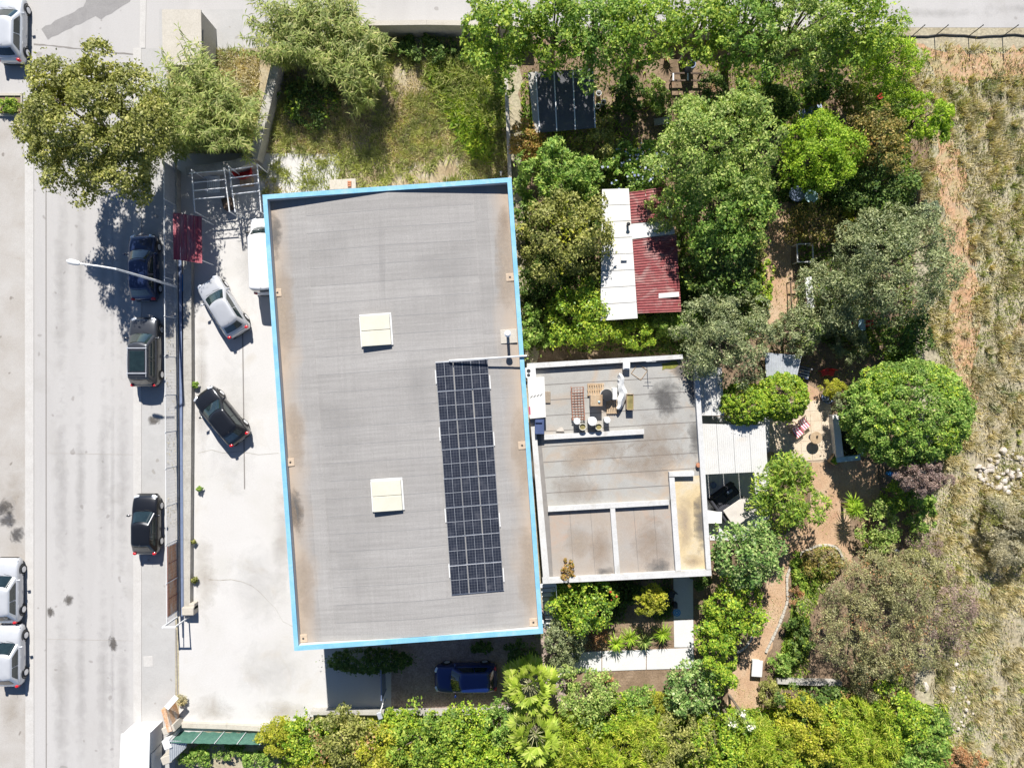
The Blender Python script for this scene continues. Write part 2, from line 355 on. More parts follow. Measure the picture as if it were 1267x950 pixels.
def solar_mat():
    m = bpy.data.materials.new('solar_cells'); n, l = nodes_of(m); b = n['Principled BSDF']
    tc = n.new('ShaderNodeTexCoord'); sp = n.new('ShaderNodeSeparateXYZ'); l.new(tc.outputs['Object'], sp.inputs[0])
    def lines(sock, period, width):
        a = n.new('ShaderNodeMath'); a.operation = 'PINGPONG'; a.inputs[1].default_value = period/2; l.new(sock, a.inputs[0])
        c = n.new('ShaderNodeMath'); c.operation = 'LESS_THAN'; c.inputs[1].default_value = width; l.new(a.outputs[0], c.inputs[0]); return c.outputs[0]
    gx = lines(sp.outputs[0], .16, .006); gy = lines(sp.outputs[1], .16, .006)
    mx = n.new('ShaderNodeMath'); mx.operation = 'MAXIMUM'; l.new(gx, mx.inputs[0]); l.new(gy, mx.inputs[1])
    g = n.new('ShaderNodeNewGeometry'); f = noise(n, l, g.outputs['Position'], 2.2, 4)
    base = ramp(n, l, f, [(.3, (.014, .017, .026)), (.55, (.022, .026, .038)), (.75, (.055, .058, .07))])
    col = mix(n, l, mx.outputs[0], base, (.10, .105, .12))
    l.new(col, b.inputs['Base Color']); b.inputs['Roughness'].default_value = .18; b.inputs['Specular IOR Level'].default_value = .4
    return m
M['panelglass'] = solar_mat()

# ------------------------------------------------------------------ foliage builders
def quads_obj(name, V, mat, parent, nv=4):
    """V: (n, nv, 3) array of separate polygons"""
    n = len(V); me = bpy.data.meshes.new(name)
    me.vertices.add(n*nv); me.vertices.foreach_set('co', V.reshape(-1).astype(np.float32))
    me.loops.add(n*nv); me.loops.foreach_set('vertex_index', np.arange(n*nv, dtype=np.int32))
    me.polygons.add(n); me.polygons.foreach_set('loop_start', np.arange(0, n*nv, nv, dtype=np.int32))
    me.update(calc_edges=True)
    return link_mesh(name, me, mat, parent)

def nrm(a): return a/np.maximum(np.linalg.norm(a, axis=1, keepdims=True), 1e-6)

def leaf_quads(pos, nor, ll, lw, rs, along=None, spread=1.0):
    """diamond leaves at pos, facing nor; along = preferred pointing direction"""
    n = len(pos); t = rs.normal(size=(n, 3))
    if along is not None: t = t*spread + along
    t = nrm(t - nor*np.sum(t*nor, 1, keepdims=True)); b = np.cross(nor, t)
    q = rs.uniform(.5, 1.3, (n, 1)); L = ll*q*rs.uniform(.85, 1.2, (n, 1)); W = lw*q*rs.uniform(.8, 1.25, (n, 1))
    tip = pos + t*L/2 - nor*L*.12
    return np.stack([pos-t*L/2, pos+b*W/2+t*L*.05, tip, pos-b*W/2+t*L*.05], 1)

def lobes_for(c, r, rs, n, size=(.30, .46), flat=.85, even=False):
    """uneven cluster of foliage masses filling an ellipsoid crown"""
    out = [(np.array(c, float), np.array(r)*.62)]
    ga = math.pi*(3-math.sqrt(5)); ph = rs.uniform(0, 6.28)
    for i in range(n):
        z = 1-(i+.5)/n*1.25; q = math.sqrt(max(0, 1-z*z)); a = ph+ga*i
        d = np.array([math.cos(a)*q, math.sin(a)*q, z])
        s_ = rs.uniform(*size); k = (rs.uniform(.97, 1.05)-s_*.5) if even else (rs.uniform(.55, 1.2)-s_*.35)
        rr = np.array([r[0], r[1], r[2]])
        m = min(r[0], r[1])
        out.append((np.array(c)+d*rr*k, np.array([m*s_, m*s_, m*s_*flat])*rs.uniform(.85, 1.2, 3)))
    if not even:
        for i in range(4):              # a few bulging limbs break the round outline
            a = rs.uniform(0, 6.28); d = np.array([math.cos(a)*.72, math.sin(a)*.72, rs.uniform(-.1, .45)]); m = min(r[0], r[1])*rs.uniform(.34, .48)
            out.append((np.array(c)+d*np.array(r)*rs.uniform(.8, 1.08), np.array([m, m, m*.8])))
    return out

def shell_leaves(lobes, n, rs, thick=(.72, 1.05), low=-.55, gap=-.9):
    areas = np.array([l[1][0]*l[1][1] for l in lobes]); areas[0] *= .4
    idx = rs.choice(len(lobes), n, p=areas/areas.sum())
    Cc = np.array([l[0] for l in lobes])[idx]; Rr = np.array([l[1] for l in lobes])[idx]
    d = nrm(rs.normal(size=(n, 3))); fl = d[:, 2] < low; d[fl, 2] *= -1
    pos = Cc + d*Rr*rs.uniform(*thick, (n, 1))
    keep = np.ones(n, bool)
    for j, (c, r) in enumerate(lobes):
        q = np.sum(((pos-c)/r)**2, 1); keep &= ~((q < .40) & (idx != j))
    # clumps and gaps through the crown
    f = np.zeros(n)
    for _ in range(6):
        kv = nrm(rs.normal(size=(1, 3)))[0]*2*math.pi/rs.uniform(.7, 2.0); f += np.sin(pos @ kv+rs.uniform(0, 6.28))
    keep &= f+rs.normal(size=n)*.55 > gap
    pos = pos[keep]; return pos, d[keep]

KIND = {  # leaf length, width, cover, lobes, lobe size, face-up bias, material
 'umber': (.21, .11, 4.2, 34, (.17, .30), .5), 'ash': (.24, .13, 4.2, 26, (.22, .36), .5), 'bright': (.22, .12, 4.4, 30, (.2, .34), .5),
 'soft': (.20, .10, 4.2, 32, (.18, .32), .4), 'lime': (.17, .09, 4.6, 30, (.2, .32), .4), 'citrus': (.19, .12, 4.6, 26, (.22, .36), .5),
 'dark': (.22, .12, 4.2, 26, (.22, .36), .5), 'glossy': (.22, .12, 4.6, 26, (.22, .36), .6), 'olive': (.19, .065, 3.6, 40, (.16, .28), .3),
 'brown': (.16, .05, 2.6, 44, (.15, .26), .2), 'purple': (.14, .05, 2.6, 20, (.2, .35), .2), 'yellow': (.17, .10, 4.4, 22, (.22, .36), .5),
 'bamboo': (.26, .065, 4.0, 30, (.18, .32), .3), 'mixed': (.16, .09, 4.2, 30, (.2, .32), .4), 'autumn': (.2, .12, 3.2, 18, (.22, .36), .4),
 'rustleaf': (.15, .07, 3.0, 20, (.2, .36), .3),
 'drygrass': (.22, .04, 3.0, 16, (.2, .4), .2), 'greygrass': (.2, .035, 3.0, 22, (.2, .36), .2), 'agave': (.2, .1, 3, 10, (.2, .3), .3), 'palm': (.3, .05, 3, 10, (.2, .3), .3),
}
def tree(name, label, cat, px, py, rx, ry, h, kind, group=None, seed=None, cover=1.0, flowers=None, depth=None, trunk=True, dome=False, feather=False, second=None, base=None):
    rs = np.random.default_rng(seed if seed is not None else int(px*7+py*13))
    ll, lw, cov, nl, size, up = KIND[kind]
    k0 = 1/S; rm = (rx+ry)/2*k0
    rz = depth if depth else min(rm*.85, h*.46) if h > 2.4 else h*.48
    zc = h-rz; c = P(px, py, zc); k = (H-zc)/H/S
    r = np.array([rx*k, ry*k, rz])
    b = P(*base) if base else Vector((c.x, c.y, 0))
    root = thing(name, label, cat, (b.x, b.y, 0), 0, group)
    ox = np.array([b.x, b.y, 0])
    nl2 = max(7, int(nl*min(1.25, .45+rm/3.2)))
    if dome:
        lob = lobes_for(c, r*.93, rs, int(nl*3.6), (.11, .17), even=True); lob[0] = (np.array(c), r*.9)
    else:
        lob = lobes_for(c, r, rs, nl2, size)
    sc = 1.0 if rm > 1.3 else (.8 if rm > .8 else .62)
    sc *= .72 if dome else .92; ll *= sc; lw *= sc
    n = int(cov*cover*(2.0 if dome else 1.6)*math.pi*r[0]*r[1]/(.5*ll*lw))
    pos, d = shell_leaves(lob, n, rs, gap=-2.2 if dome else (-.9 if rm > 1.2 else -1.4))
    kp = pos[:, 2] > .04; pos = pos[kp]; d = d[kp]
    nr = nrm(d*.55+np.array([0, 0, up])+rs.normal(size=d.shape)*.55)
    along = d*1.2+np.array([0, 0, -.35]) if feather else None
    V = leaf_quads(pos, nr, ll*(1.5 if feather else 1), lw*(.75 if feather else 1), rs, along, .5)
    # stray outer sprigs break the outline
    m = max(10, n//14); p2, d2 = shell_leaves(lob, m, rs, (1.0, 1.28), -.1)
    if len(p2): V = np.concatenate([V, leaf_quads(p2, nrm(d2*.3+rs.normal(size=d2.shape)*.7+np.array([0, 0, .3])), ll, lw*.8, rs)])
    quads_obj('crown', V-ox, LEAF[kind], root)
    if second:
        p3, d3 = shell_leaves(lob, int(n*second[1]), rs, (.95, 1.12), 0.0)
        f = np.sin(p3[:, 0]*1.7+px)+np.sin(p3[:, 1]*1.9+py) > .35
        p3, d3 = p3[f], d3[f]
        if len(p3): quads_obj('tinted_foliage', leaf_quads(p3, nrm(d3*.5+rs.normal(size=d3.shape)*.5+np.array([0, 0, .4])), ll, lw, rs)-ox, LEAF[second[0]], root)
    if flowers:
        p3, d3 = shell_leaves(lob, int(flowers[1]), rs, (1.0, 1.1), .1)
        quads_obj('blossom', leaf_quads(p3, nrm(d3*.6+np.array([0, 0, .6])), .16, .15, rs)-ox, LEAF[flowers[0]], root)
    if trunk:
        t = MB(); r0 = max(.03, .028*h+.012*rm)
        top = np.array([c.x, c.y, max(zc-.1*rz, h*.25)])-ox
        if h > 2.2:
            mid = top*.5+np.array([rs.uniform(-.15, .15), rs.uniform(-.15, .15), 0])
            t.tube([(0, 0, -.05), (mid[0]*.4, mid[1]*.4, mid[2]*.5), tuple(mid), tuple(top)], [r0*1.25, r0, r0*.85, r0*.5], 8)
            for l_ in lob[1:9]:
                e = l_[0]-ox; s0 = mid*.45+top*.55; q = (s0+e)/2+np.array([0, 0, -.12*rz])
                t.tube([tuple(s0), tuple(q), tuple(e)], [r0*.5, r0*.33, r0*.12], 5)
            t.build('trunk', M['bark'], root, smooth=True)
        else:
            for l_ in lob[1:7]:
                e = l_[0]-ox
                t.tube([(e[0]*.15, e[1]*.15, -.03), (e[0]*.5, e[1]*.5, e[2]*.55), tuple(e)], [.03, .022, .008], 5)
            t.build('stems', M['bark'], root, smooth=True)
    return root

def canes(name, label, px, py, rx, ry, h, n, kind='cane', group=None, seed=1, droop=.55, base_spread=.5, leafn=38):
    """clump of tall arching canes with long narrow leaves"""
    rs = np.random.default_rng(seed); zc = h*.75; c = P(px, py, zc); k = (H-zc)/H/S
    b = Vector((c.x, c.y, 0)); root = thing(name, label, 'canes', b, 0, group); st = MB(); Vs = []
    for i in range(n):
        a = rs.uniform(0, 6.28); q = math.sqrt(rs.uniform(0, 1))*(.86+.16*math.sin(3*a+seed)+.12*math.sin(5*a+2*seed))*rs.uniform(.85, 1.18)
        ex, ey = math.cos(a)*q*rx*k, math.sin(a)*q*ry*k; hh = h*rs.uniform(.5, 1.0)
        p0 = np.array([ex*base_spread, ey*base_spread, -.03]); p1 = np.array([ex*.75, ey*.75, hh*.6]); p2 = np.array([ex, ey, hh*rs.uniform(.85, 1)])
        st.tube([tuple(p0), tuple(p1), tuple(p2)], [.016, .013, .006], 4)
        m = leafn; t = rs.uniform(.35, 1.03, (m, 1))
        pos = (1-t)**2*p0+2*t*(1-t)*p1+t*t*p2
        ang = rs.uniform(0, 6.28, m); out = np.stack([np.cos(ang), np.sin(ang), rs.uniform(-droop, .5, m)], 1); out = nrm(out+np.array([ex, ey, 0])*.12)
        L = rs.uniform(.22, .62, (m, 1)); side = nrm(np.cross(out, np.array([0, 0, 1.0])))*rs.uniform(.02, .042, (m, 1))
        e = pos+out*L+np.array([0, 0, -1])*L*.3; md = pos+out*L*.5
        Vs.append(np.stack([pos, md+side, e, md-side], 1))
    st.build('stalks', M['cane_stalk'], root, smooth=True)
    quads_obj('leaves', np.concatenate(Vs), LEAF[kind], root)
    return root
M['cane_stalk'] = plain('cane_stalk', (.34, .33, .17), .7, 0, .3, 0, .3)

def rosette(name, label, cat, px, py, h, ln, n, kind, group=None, seed=1, width=.05, stem=.0, arch=.5, flower=False, heads=1):
    """spiky rosette plant (yucca, cycad, agave); heads>1 gives several crowns"""
    rs = np.random.default_rng(seed); c = P(px, py, h); root = thing(name, label, cat, (c.x, c.y, 0), 0, group)
    Vs = []; st = MB()
    for hd in range(heads):
        o = np.array([0, 0, h]) if hd == 0 else np.array([rs.uniform(-.5, .5), rs.uniform(-.5, .5), h*rs.uniform(.7, 1)])
        st.tube([(o[0]*.3, o[1]*.3, -.03), (o[0]*.7, o[1]*.7, h*.5), tuple(o)], [.09, .08, .07] if stem else [.05, .05, .04], 7)
        for i in range(n):
            a = i*2.39996+rs.uniform(-.2, .2); el = rs.uniform(.05, 1.25); d = np.array([math.cos(a)*math.cos(el), math.sin(a)*math.cos(el), math.sin(el)])
            L = ln*rs.uniform(.75, 1.1); side = np.array([-math.sin(a), math.cos(a), 0])*width/2
            m = o+d*L*.5; e = o+d*L; e[2] -= arch*L*math.cos(el)*.7
            Vs.append([o-side*.5, m-side, m+side, o+side*.5]); Vs.append([m-side, e-side*.1, e+side*.1, m+side])
    st.build('stem', M['bark'], root, smooth=True)
    quads_obj('leaves', np.array(Vs), LEAF[kind], root)
    if flower:
        p = rs.normal(size=(26, 3))*np.array([.09, .09, .1])+np.array([0, 0, h+ln*.55]); quads_obj('blossom', leaf_quads(p, nrm(rs.normal(size=p.shape)), .16, .13, rs), LEAF['whiteflower'], root)
    return root

def fan_palm(label, px, py, h, seed, group, nf=34, fl=1.2):
    rs = np.random.default_rng(seed); c = P(px, py, h); root = thing('fan_palm', label, 'palm tree', (c.x, c.y, 0), 0, group)
    t = MB(); t.tube([(0, 0, -.05), (.05, .02, h*.4), (0, 0, h)], [.22, .17, .15], 10); t.build('trunk', M['bark'], root, smooth=True)
    pet = MB(); Vs = []
    for i in range(nf):
        a = i*2.39996+rs.uniform(-.25, .25); el = 1.25-1.75*(i/nf)+rs.uniform(-.15, .15); d = np.array([math.cos(a)*math.cos(el), math.sin(a)*math.cos(el), math.sin(el)])
        L = rs.uniform(.8, 1.25)*fl; o = np.array([0, 0, h]); hub = o+d*L*.9+np.array([0, 0, -.10*L])
        pet.tube([tuple(o), tuple(o+d*L*.5), tuple(hub)], [.022, .016, .012], 4)
        up = np.array([0, 0, 1.0]); s_ = np.cross(d, up); s_ /= np.linalg.norm(s_)+1e-6; fn = np.cross(s_, d)
        tw = rs.uniform(-.5, .5); s_ = s_*math.cos(tw)+fn*math.sin(tw); fn = np.cross(s_, d)
        nb = 13; fold = rs.uniform(.1, .4)
        for j in range(nb):
            b = (j/(nb-1)-.5)*3.5; q = d*math.cos(b)+s_*math.sin(b)-fn*fold*abs(math.sin(b)); bl = fl*rs.uniform(.52, .68)*(1-.15*abs(b)/2)
            w = np.cross(q, fn); w /= np.linalg.norm(w)+1e-6; w = w*.085
            m = hub+q*bl*.6+fn*.05*(1 if j % 2 else .2); e = hub+q*bl+np.array([0, 0, -.22*bl])
            Vs.append([hub, m-w, e, m+w])
    pet.build('stalks', M['cane_stalk'], root, smooth=True)
    quads_obj('fronds', np.array(Vs), LEAF['palm'], root)
    return root

def grass(name, label, pts, n, kind, h=(.15, .45), w=.05, seed=1, patch=None, lean=.6, tuft=None, holes=()):
    """uncountable blades over a pixel polygon"""
    rs = np.random.default_rng(seed); poly = np.array([P(x, y)[:2] for x, y in pts]); lo, hi = poly.min(0), poly.max(0)
    q = rs.uniform(lo, hi, (n*2, 2)); ins = np.zeros(len(q), bool); j = len(poly)-1
    for i in range(len(poly)):
        xi, yi = poly[i]; xj, yj = poly[j]
        cnd = ((yi > q[:, 1]) != (yj > q[:, 1])) & (q[:, 0] < (xj-xi)*(q[:, 1]-yi)/(yj-yi+1e-9)+xi); ins ^= cnd; j = i
    q = q[ins][:n]; tdir = None
    if tuft:                                    # blades gathered into spreading tufts
        nt, rad = tuft; cen = q[:nt]; idx = rs.integers(0, len(cen), n); sz = rs.uniform(.35, 1.0, len(cen))**1.5
        off = rs.normal(size=(n, 2))*rad*sz[idx][:, None]; q = cen[idx]+off; tdir = np.arctan2(off[:, 1], off[:, 0])
    for hp in holes:
        pl = np.array([P(x, y)[:2] for x, y in hp]); ih = np.zeros(len(q), bool); j = len(pl)-1
        for i in range(len(pl)):
            xi, yi = pl[i]; xj, yj = pl[j]
            ih ^= ((yi > q[:, 1]) != (yj > q[:, 1])) & (q[:, 0] < (xj-xi)*(q[:, 1]-yi)/(yj-yi+1e-9)+xi); j = i
        kp = ~ih | (rs.random(len(q)) < .22); q = q[kp]; tdir = tdir[kp] if tdir is not None else None
    if patch is not None:
        f = np.zeros(len(q))
        for k in range(5):
            a = rs.uniform(0, 6.28); wl_ = rs.uniform(.5, 2.2)*patch; f += np.sin(wl_*(q[:, 0]*math.cos(a)+q[:, 1]*math.sin(a))+rs.uniform(0, 6.28))
        kp = f+rs.normal(size=len(q))*.8 > 0.1; q = q[kp]; tdir = tdir[kp] if tdir is not None else None
    m = len(q); a = rs.uniform(0, 6.28, m) if tdir is None else tdir+rs.normal(size=m)*.5; hh = rs.uniform(h[0], h[1], m); ln = hh*lean*rs.uniform(.3, 1.5, m)
    base = np.stack([q[:, 0], q[:, 1], np.zeros(m)+.005], 1); tip = base+np.stack([np.cos(a)*ln, np.sin(a)*ln, hh], 1)
    b = a+rs.uniform(.6, 2.4, m); side = np.stack([np.cos(b), np.sin(b), np.zeros(m)], 1)*w/2*rs.uniform(.6, 1.4, (m, 1))
    V = np.stack([base-side, base+side, tip], 1)
    o = quads_obj(name, V, LEAF[kind], None, 3); tag(o, label, 'grass', None, 'stuff'); return o

# ================================================================== THE SETTING
sheet('ground', [(-9000, -9000), (10000, -9000), (10000, 10000), (-9000, 10000)], 0, M['field'])
sheet('road', [(-700, -3000), (217, -3000), (217, -900), (6000, -900), (6000, 44), (470, 33), (300, 62), (217, 62), (217, 4000), (-700, 4000)], .006, M['road'])
sheet('parking_strip', rough_edge([(-700, 140), (31, 140), (34, 4000), (-700, 4000)], 40, .4), .011, M['parking'])
sheet('pavement', [(175, 60), (217, 60), (217, 1500), (176, 1500)], .012, M['sidewalk'])
sheet('pavement_patch', [(197, 12), (300, 12), (300, 70), (197, 70)], .014, M['sidewalk'])
for nm, pts in (('road_gutter', [(31, 150), (42, 150), (43, 3000), (34, 3000)]), ('road_gutter', [(165, 60), (175, 60), (176, 3000), (166, 3000)]), ('road_gutter', [(177, -200), (185, -200), (180, 60), (173, 60)])):
    o = MB(); o.prism([P(x, y)[:2] for x, y in pts], -.02, .035); o = o.build(nm, M['gutter']); o['kind'] = 'structure'
sheet('road_joint', [(56.4, 160), (57.6, 160), (58.6, 3000), (57.4, 3000)], .013, M['joint'])
sheet('road_joint', rough_edge([(42, 54), (165, 67), (165, 68.6), (42, 55.6)], 6, .5, 3), .013, M['joint'])
for y in (230, 560, 790): sheet('road_joint', [(58, y), (165, y+2), (165, y+2.7), (58, y+.7)], .0125, M['parking'])
sheet('asphalt_patch', rough_edge([(51, 36), (59, 49), (118, 21), (126, 24), (160, 2), (180, -30), (115, -30), (104, 8)], 6, .9, 5), .0115, M['patch'])
def film(name, x0, y0, x1, y1, mat, z, parent=None):
    return sheet(name, [(x0, y0), (x1, y0), (x1, y1), (x0, y1)], z, mat, parent=parent)
for x, y, w, h_ in ((9, 643, 15, 15), (21, 661, 13, 15), (6, 628, 14, 14), (85, 743, 9, 9), (63, 757, 6, 9), (18, 620, 26, 60), (140, 797, 8, 14), (190, 520, 10, 8), (15, 880, 22, 40)):
    film('oil_stain', x-w, y-h_, x+w, y+h_, M['s_oil'] if w < 20 else M['s_dirt'], .0165)
for x, w in ((76, 14), (100, 10), (128, 12), (139, 5), (152, 12)):
    for k in range(4): film('tyre_track', x-w, 150+k*260+x % 40, x+w, 480+k*260+x % 40, M['s_tyre'], .0135+.0004*k)
for k in range(5): film('tyre_track', 560+k*150, 2+k % 2*6, 820+k*150, 20+k % 2*6, M['s_tyre'], .0135+.0004*k)
b = MB(); p = P(183.5, 818); b.bbox((p.x, p.y, .012), (.62, .68, .03), R(3), .01); b.box((p.x-.15, p.y, .028), (.06, .03, .004)); b.box((p.x+.15, p.y, .028), (.06, .03, .004)); tag(b.build('manhole_cover', M['gutter']), 'pale square manhole cover set in the pavement', 'manhole cover')
# planted kerb island on the far left
o = MB(); o.strip([P(x, y) for x, y in ((-20, 118), (28, 118), (28, 143), (-20, 143))], .16, 0, .14)
o = o.build('island_kerb', M['conc_lt']); o['kind'] = 'structure'
sheet('island_soil', [(-20, 120), (26, 120), (26, 141), (-20, 141)], .05, M['soil'])
# yard
sheet('driveway', [(219, 190), (420, 190), (430, 790), (484, 790), (484, 878), (396, 884), (330, 900), (222, 906)], .008, M['drive'])
sheet('driveway_joint', [(299.5, 405), (301, 405), (303.5, 605), (302, 605)], .014, M['joint'])
sheet('driveway_joint', [(217, 778), (218.3, 778), (221, 872), (219.7, 872)], .014, M['joint'])
cr = [(258, 716), (272, 717), (286, 716), (300, 719), (312, 724), (322, 732), (330, 741)]
sheet('driveway_crack', [(x, y) for x, y in cr]+[(x, y+1.1) for x, y in cr[::-1]], .014, M['conc'])
for x0, y0, x1, y1, mt in ((232, 640, 275, 790, 's_dirt'), (225, 850, 300, 905, 's_dirt'), (300, 860, 400, 900, 's_dirt'), (245, 420, 330, 640, 's_grey'), (260, 640, 380, 800, 's_grey'), (238, 330, 262, 620, 's_dirt'), (330, 560, 372, 760, 's_dirt'), (270, 780, 400, 880, 's_grey'), (285, 240, 330, 420, 's_grey')):
    film('yard_stain', x0, y0, x1, y1, M[mt], .0145)
for cr in ([(330, 741), (341, 752), (350, 768), (366, 776)], [(245, 560), (262, 556), (276, 560), (296, 558), (320, 562), (345, 560)]):
    sheet('driveway_crack', [(x, y) for x, y in cr]+[(x, y+.8) for x, y in cr[::-1]], .0142, M['conc'])
sheet('brick_court', [(484, 760), (700, 745), (700, 880), (484, 878)], .010, M['paver'])
# brick courses of the shaded court, laid as one sheet of blocks too small to pick apart
pv = MB(); rr = random.Random(8)
a0, a1 = P(486, 795), P(648, 876); x = a0.x; row = 0
while x < a1.x:
    y = a1.y+(row % 2)*.12
    while y < a0.y:
        pv.box((x+.055, y+.11, .016+rr.uniform(-.003, .003)), (.10, .21, .02)); y += .23
    x += .115; row += 1
pv = pv.build('brick_court_blocks', M['paver']); tag(pv, 'small reddish brown paving blocks of the shaded court', 'paving', None, 'stuff')
sheet('lot_ground', [(300, 66), (470, 40), (626, 40), (634, 240), (320, 250), (322, 200)], .005, M['lot'])
sheet('garden_soil', rough_edge([(640, 46), (1128, 46), (1150, 170), (1135, 320), (1130, 470), (1125, 600), (1150, 740), (1130, 880), (640, 905), (640, 830), (690, 830)], 14, 4, 2), .004, M['soil'])
path = [(1000, 690), (1012, 640), (1022, 600), (1020, 570), (1030, 560), (1044, 600), (1042, 640), (1036, 672), (1010, 668), (986, 684), (974, 710), (972, 745), (958, 785), (944, 812), (934, 835), (940, 880), (898, 880), (906, 830), (918, 800), (944, 770), (950, 730), (960, 700), (985, 672)]
sheet('garden_path', rough_edge([(960, 665), (1000, 650), (1006, 560), (1034, 560), (1085, 575), (1090, 620), (1050, 640), (1056, 700), (1042, 690), (1036, 675), (1010, 672), (985, 690), (975, 720), (974, 750), (955, 800), (938, 835), (942, 885), (896, 885), (906, 832), (926, 800), (944, 765), (948, 720)], 8, 2, 9), .009, M['path'])
sheet('garden_path', rough_edge([(950, 240), (975, 240), (978, 300), (986, 385), (950, 400), (948, 330)], 8, 2, 11), .009, M['path'])
sheet('garden_path', rough_edge([(985, 470), (1012, 480), (1020, 505), (990, 505)], 8, 2, 12), .009, M['path'])
sheet('red_soil', rough_edge([(1135, 60), (1267, 62), (1330, 66), (1330, 100), (1200, 100), (1165, 96)], 9, 8, 4), .007, M['redsoil'])
sheet('red_soil', rough_edge([(1150, 165), (1180, 160), (1195, 240), (1205, 330), (1210, 440), (1190, 560), (1165, 560), (1180, 440), (1170, 330), (1160, 240)], 9, 9, 6), .007, M['redsoil'])

# white terrace paths, in slabs
tr = MB(); o = thing('terrace_path', 'white concrete L-shaped terrace path below the annex', 'terrace', P(770, 815)); o['kind'] = 'structure'
for q in ([(833, 700), (857, 700), (857.5, 765), (833.5, 765)], [(833.5, 766), (857.5, 766), (858, 800), (834, 800)], [(800, 803.2), (858, 801), (858.5, 826), (800, 827.5)], [(745, 805), (799, 803.2), (799, 827.5), (745, 829.5)], [(690, 808), (744, 805), (744, 829.5), (690, 833)]):
    b = MB(); b.prism([P(x, y)[:2] for x, y in q], -.02, .06); b.build('slab', M['terrace'], o, True)
b = MB(); b.prism([P(x, y)[:2] for x, y in [(868, 515), (952, 515), (952, 640), (930, 668), (878, 668)]], -.02, .05); b = b.build('terrace_floor', M['terrace']); b['kind'] = 'structure'
b = MB(); b.prism([P(x, y)[:2] for x, y in [(672, 834), (692, 812), (700, 832), (684, 850)]], -.02, .05); b = b.build('terrace_floor', M['terrace']); b['kind'] = 'structure'
# patio of square slabs
pt = sheet('patio', [(948, 498), (1026, 494), (1032, 572), (955, 572)], .011, M['grout'])
rr = random.Random(3)
for i in range(6):
    for j in range(6):
        x = 949+i*13.2+j*.7; y = 499+j*12.2-i*.7
        if x > 1022 and j < 1: continue
        b = MB(); p = P(x+6.3, y+5.8); b.box((p.x, p.y, .022+rr.uniform(-.004, .004)), (.682, .632, .05), R(3)); b.build('patio_slab', M['slab'], pt)

# ================================================================== WAREHOUSE
WC = Vector((-6.19, -1.71, 0)); WR = R(4.0); WW, WL = 14.15, 25.9
wh = thing('warehouse', 'large warehouse with grey felt roof and bright blue coping', 'building', WC, WR)
WI = inv(wh)
def wloc(px, py, z): return WI @ P(px, py, z)
ZE, ZR = 5.50, 5.93
def zroof(u): return ZE+(ZR-ZE)*(1-min(1, abs(u)/6.85))
def felt_mat():
    m = surf('warehouse_felt', [(.285, .272, .256), (.312, .298, .282), (.338, .324, .308)], .5, .9, .18, 20, .25, (.35, 1, 1), local=True)
    n, l = nodes_of(m); b = n['Principled BSDF']; cur = b.inputs['Base Color'].links[0].from_socket
    tc = n.new('ShaderNodeTexCoord'); sp = n.new('ShaderNodeSeparateXYZ'); l.new(tc.outputs['Object'], sp.inputs[0])
    ab = n.new('ShaderNodeMath'); ab.operation = 'ABSOLUTE'; l.new(sp.outputs[0], ab.inputs[0])
    nz = noise(n, l, tc.outputs['Object'], .35, 5, .6, .4, (1, .5, 1))
    ad = n.new('ShaderNodeMath'); ad.operation = 'MULTIPLY_ADD'; ad.inputs[1].default_value = 2.2; l.new(nz, ad.inputs[0]); l.new(ab.outputs[0], ad.inputs[2])
    mr = n.new('ShaderNodeMapRange'); mr.inputs[1].default_value = 6.7; mr.inputs[2].default_value = 7.9; l.new(ad.outputs[0], mr.inputs[0])
    rib = noise(n, l, tc.outputs['Object'], 1.0, 3, .6, .0, (9, .25, 1)); rb = ramp(n, l, rib, [(.3, (.95, .95, .95)), (.7, (1.03, 1.03, 1.03))])
    cur = mix(n, l, 1.0, cur, rb, 'MULTIPLY')
    rib = noise(n, l, tc.outputs['Object'], 1.0, 4, .65, .0, (.3, 7, 1)); rb = ramp(n, l, rib, [(.3, (.88, .88, .88)), (.7, (1.06, 1.06, 1.06))])
    cur = mix(n, l, 1.0, cur, rb, 'MULTIPLY')
    oi = n.new('ShaderNodeObjectInfo'); rb = ramp(n, l, oi.outputs['Random'], [(0, (.93, .93, .93)), (1, (1.04, 1.04, 1.04))]); cur = mix(n, l, 1.0, cur, rb, 'MULTIPLY')
    l.new(mix(n, l, mr.outputs[0], cur, (.37, .30, .235)), b.inputs['Base Color']); return m
FELT = felt_mat()
# walls, in four butted pieces
for nm, c, d in (('wall', (0, WL/2-.16, 2.95), (WW-.1, .2, 5.9)), ('wall', (0, -WL/2+.16, 2.95), (WW-.1, .2, 5.9)), ('wall', (-WW/2+.15, 0, 2.95), (.2, WL-.53, 5.9)), ('wall', (WW/2-.15, 0, 2.95), (.2, WL-.53, 5.9))):
    b = MB(); b.box(c, d); b.build(nm, M['wall'], wh)
for c, d in (((0, WL/2-.13, 5.955), (WW, .26, .11)), ((0, -WL/2+.13, 5.955), (WW, .26, .11)), ((-WW/2+.125, 0, 5.955), (.25, WL-.524, .11)), ((WW/2-.125, 0, 5.955), (.25, WL-.524, .11))):
    b = MB(); b.box(c, d); b.build('coping', M['blue'], wh)
def deck(u0, u1, v0, v1, dz, t=.012, us=None):
    """slab following the shallow pitched roof"""
    us = sorted(set([u0, u1]+([0.0] if u0 < 0 < u1 else [])))
    b = MB(); b.loft([[(u, v0, zroof(u)+dz-t), (u, v1, zroof(u)+dz-t), (u, v1, zroof(u)+dz), (u, v0, zroof(u)+dz)] for u in us]); return b
HV = WL/2-.27; HU = WW/2-.26
roof = deck(-HU, HU, -HV, HV, 0, .25).build('roof', FELT, wh)
nst = 25; pv_ = 2*HV/nst
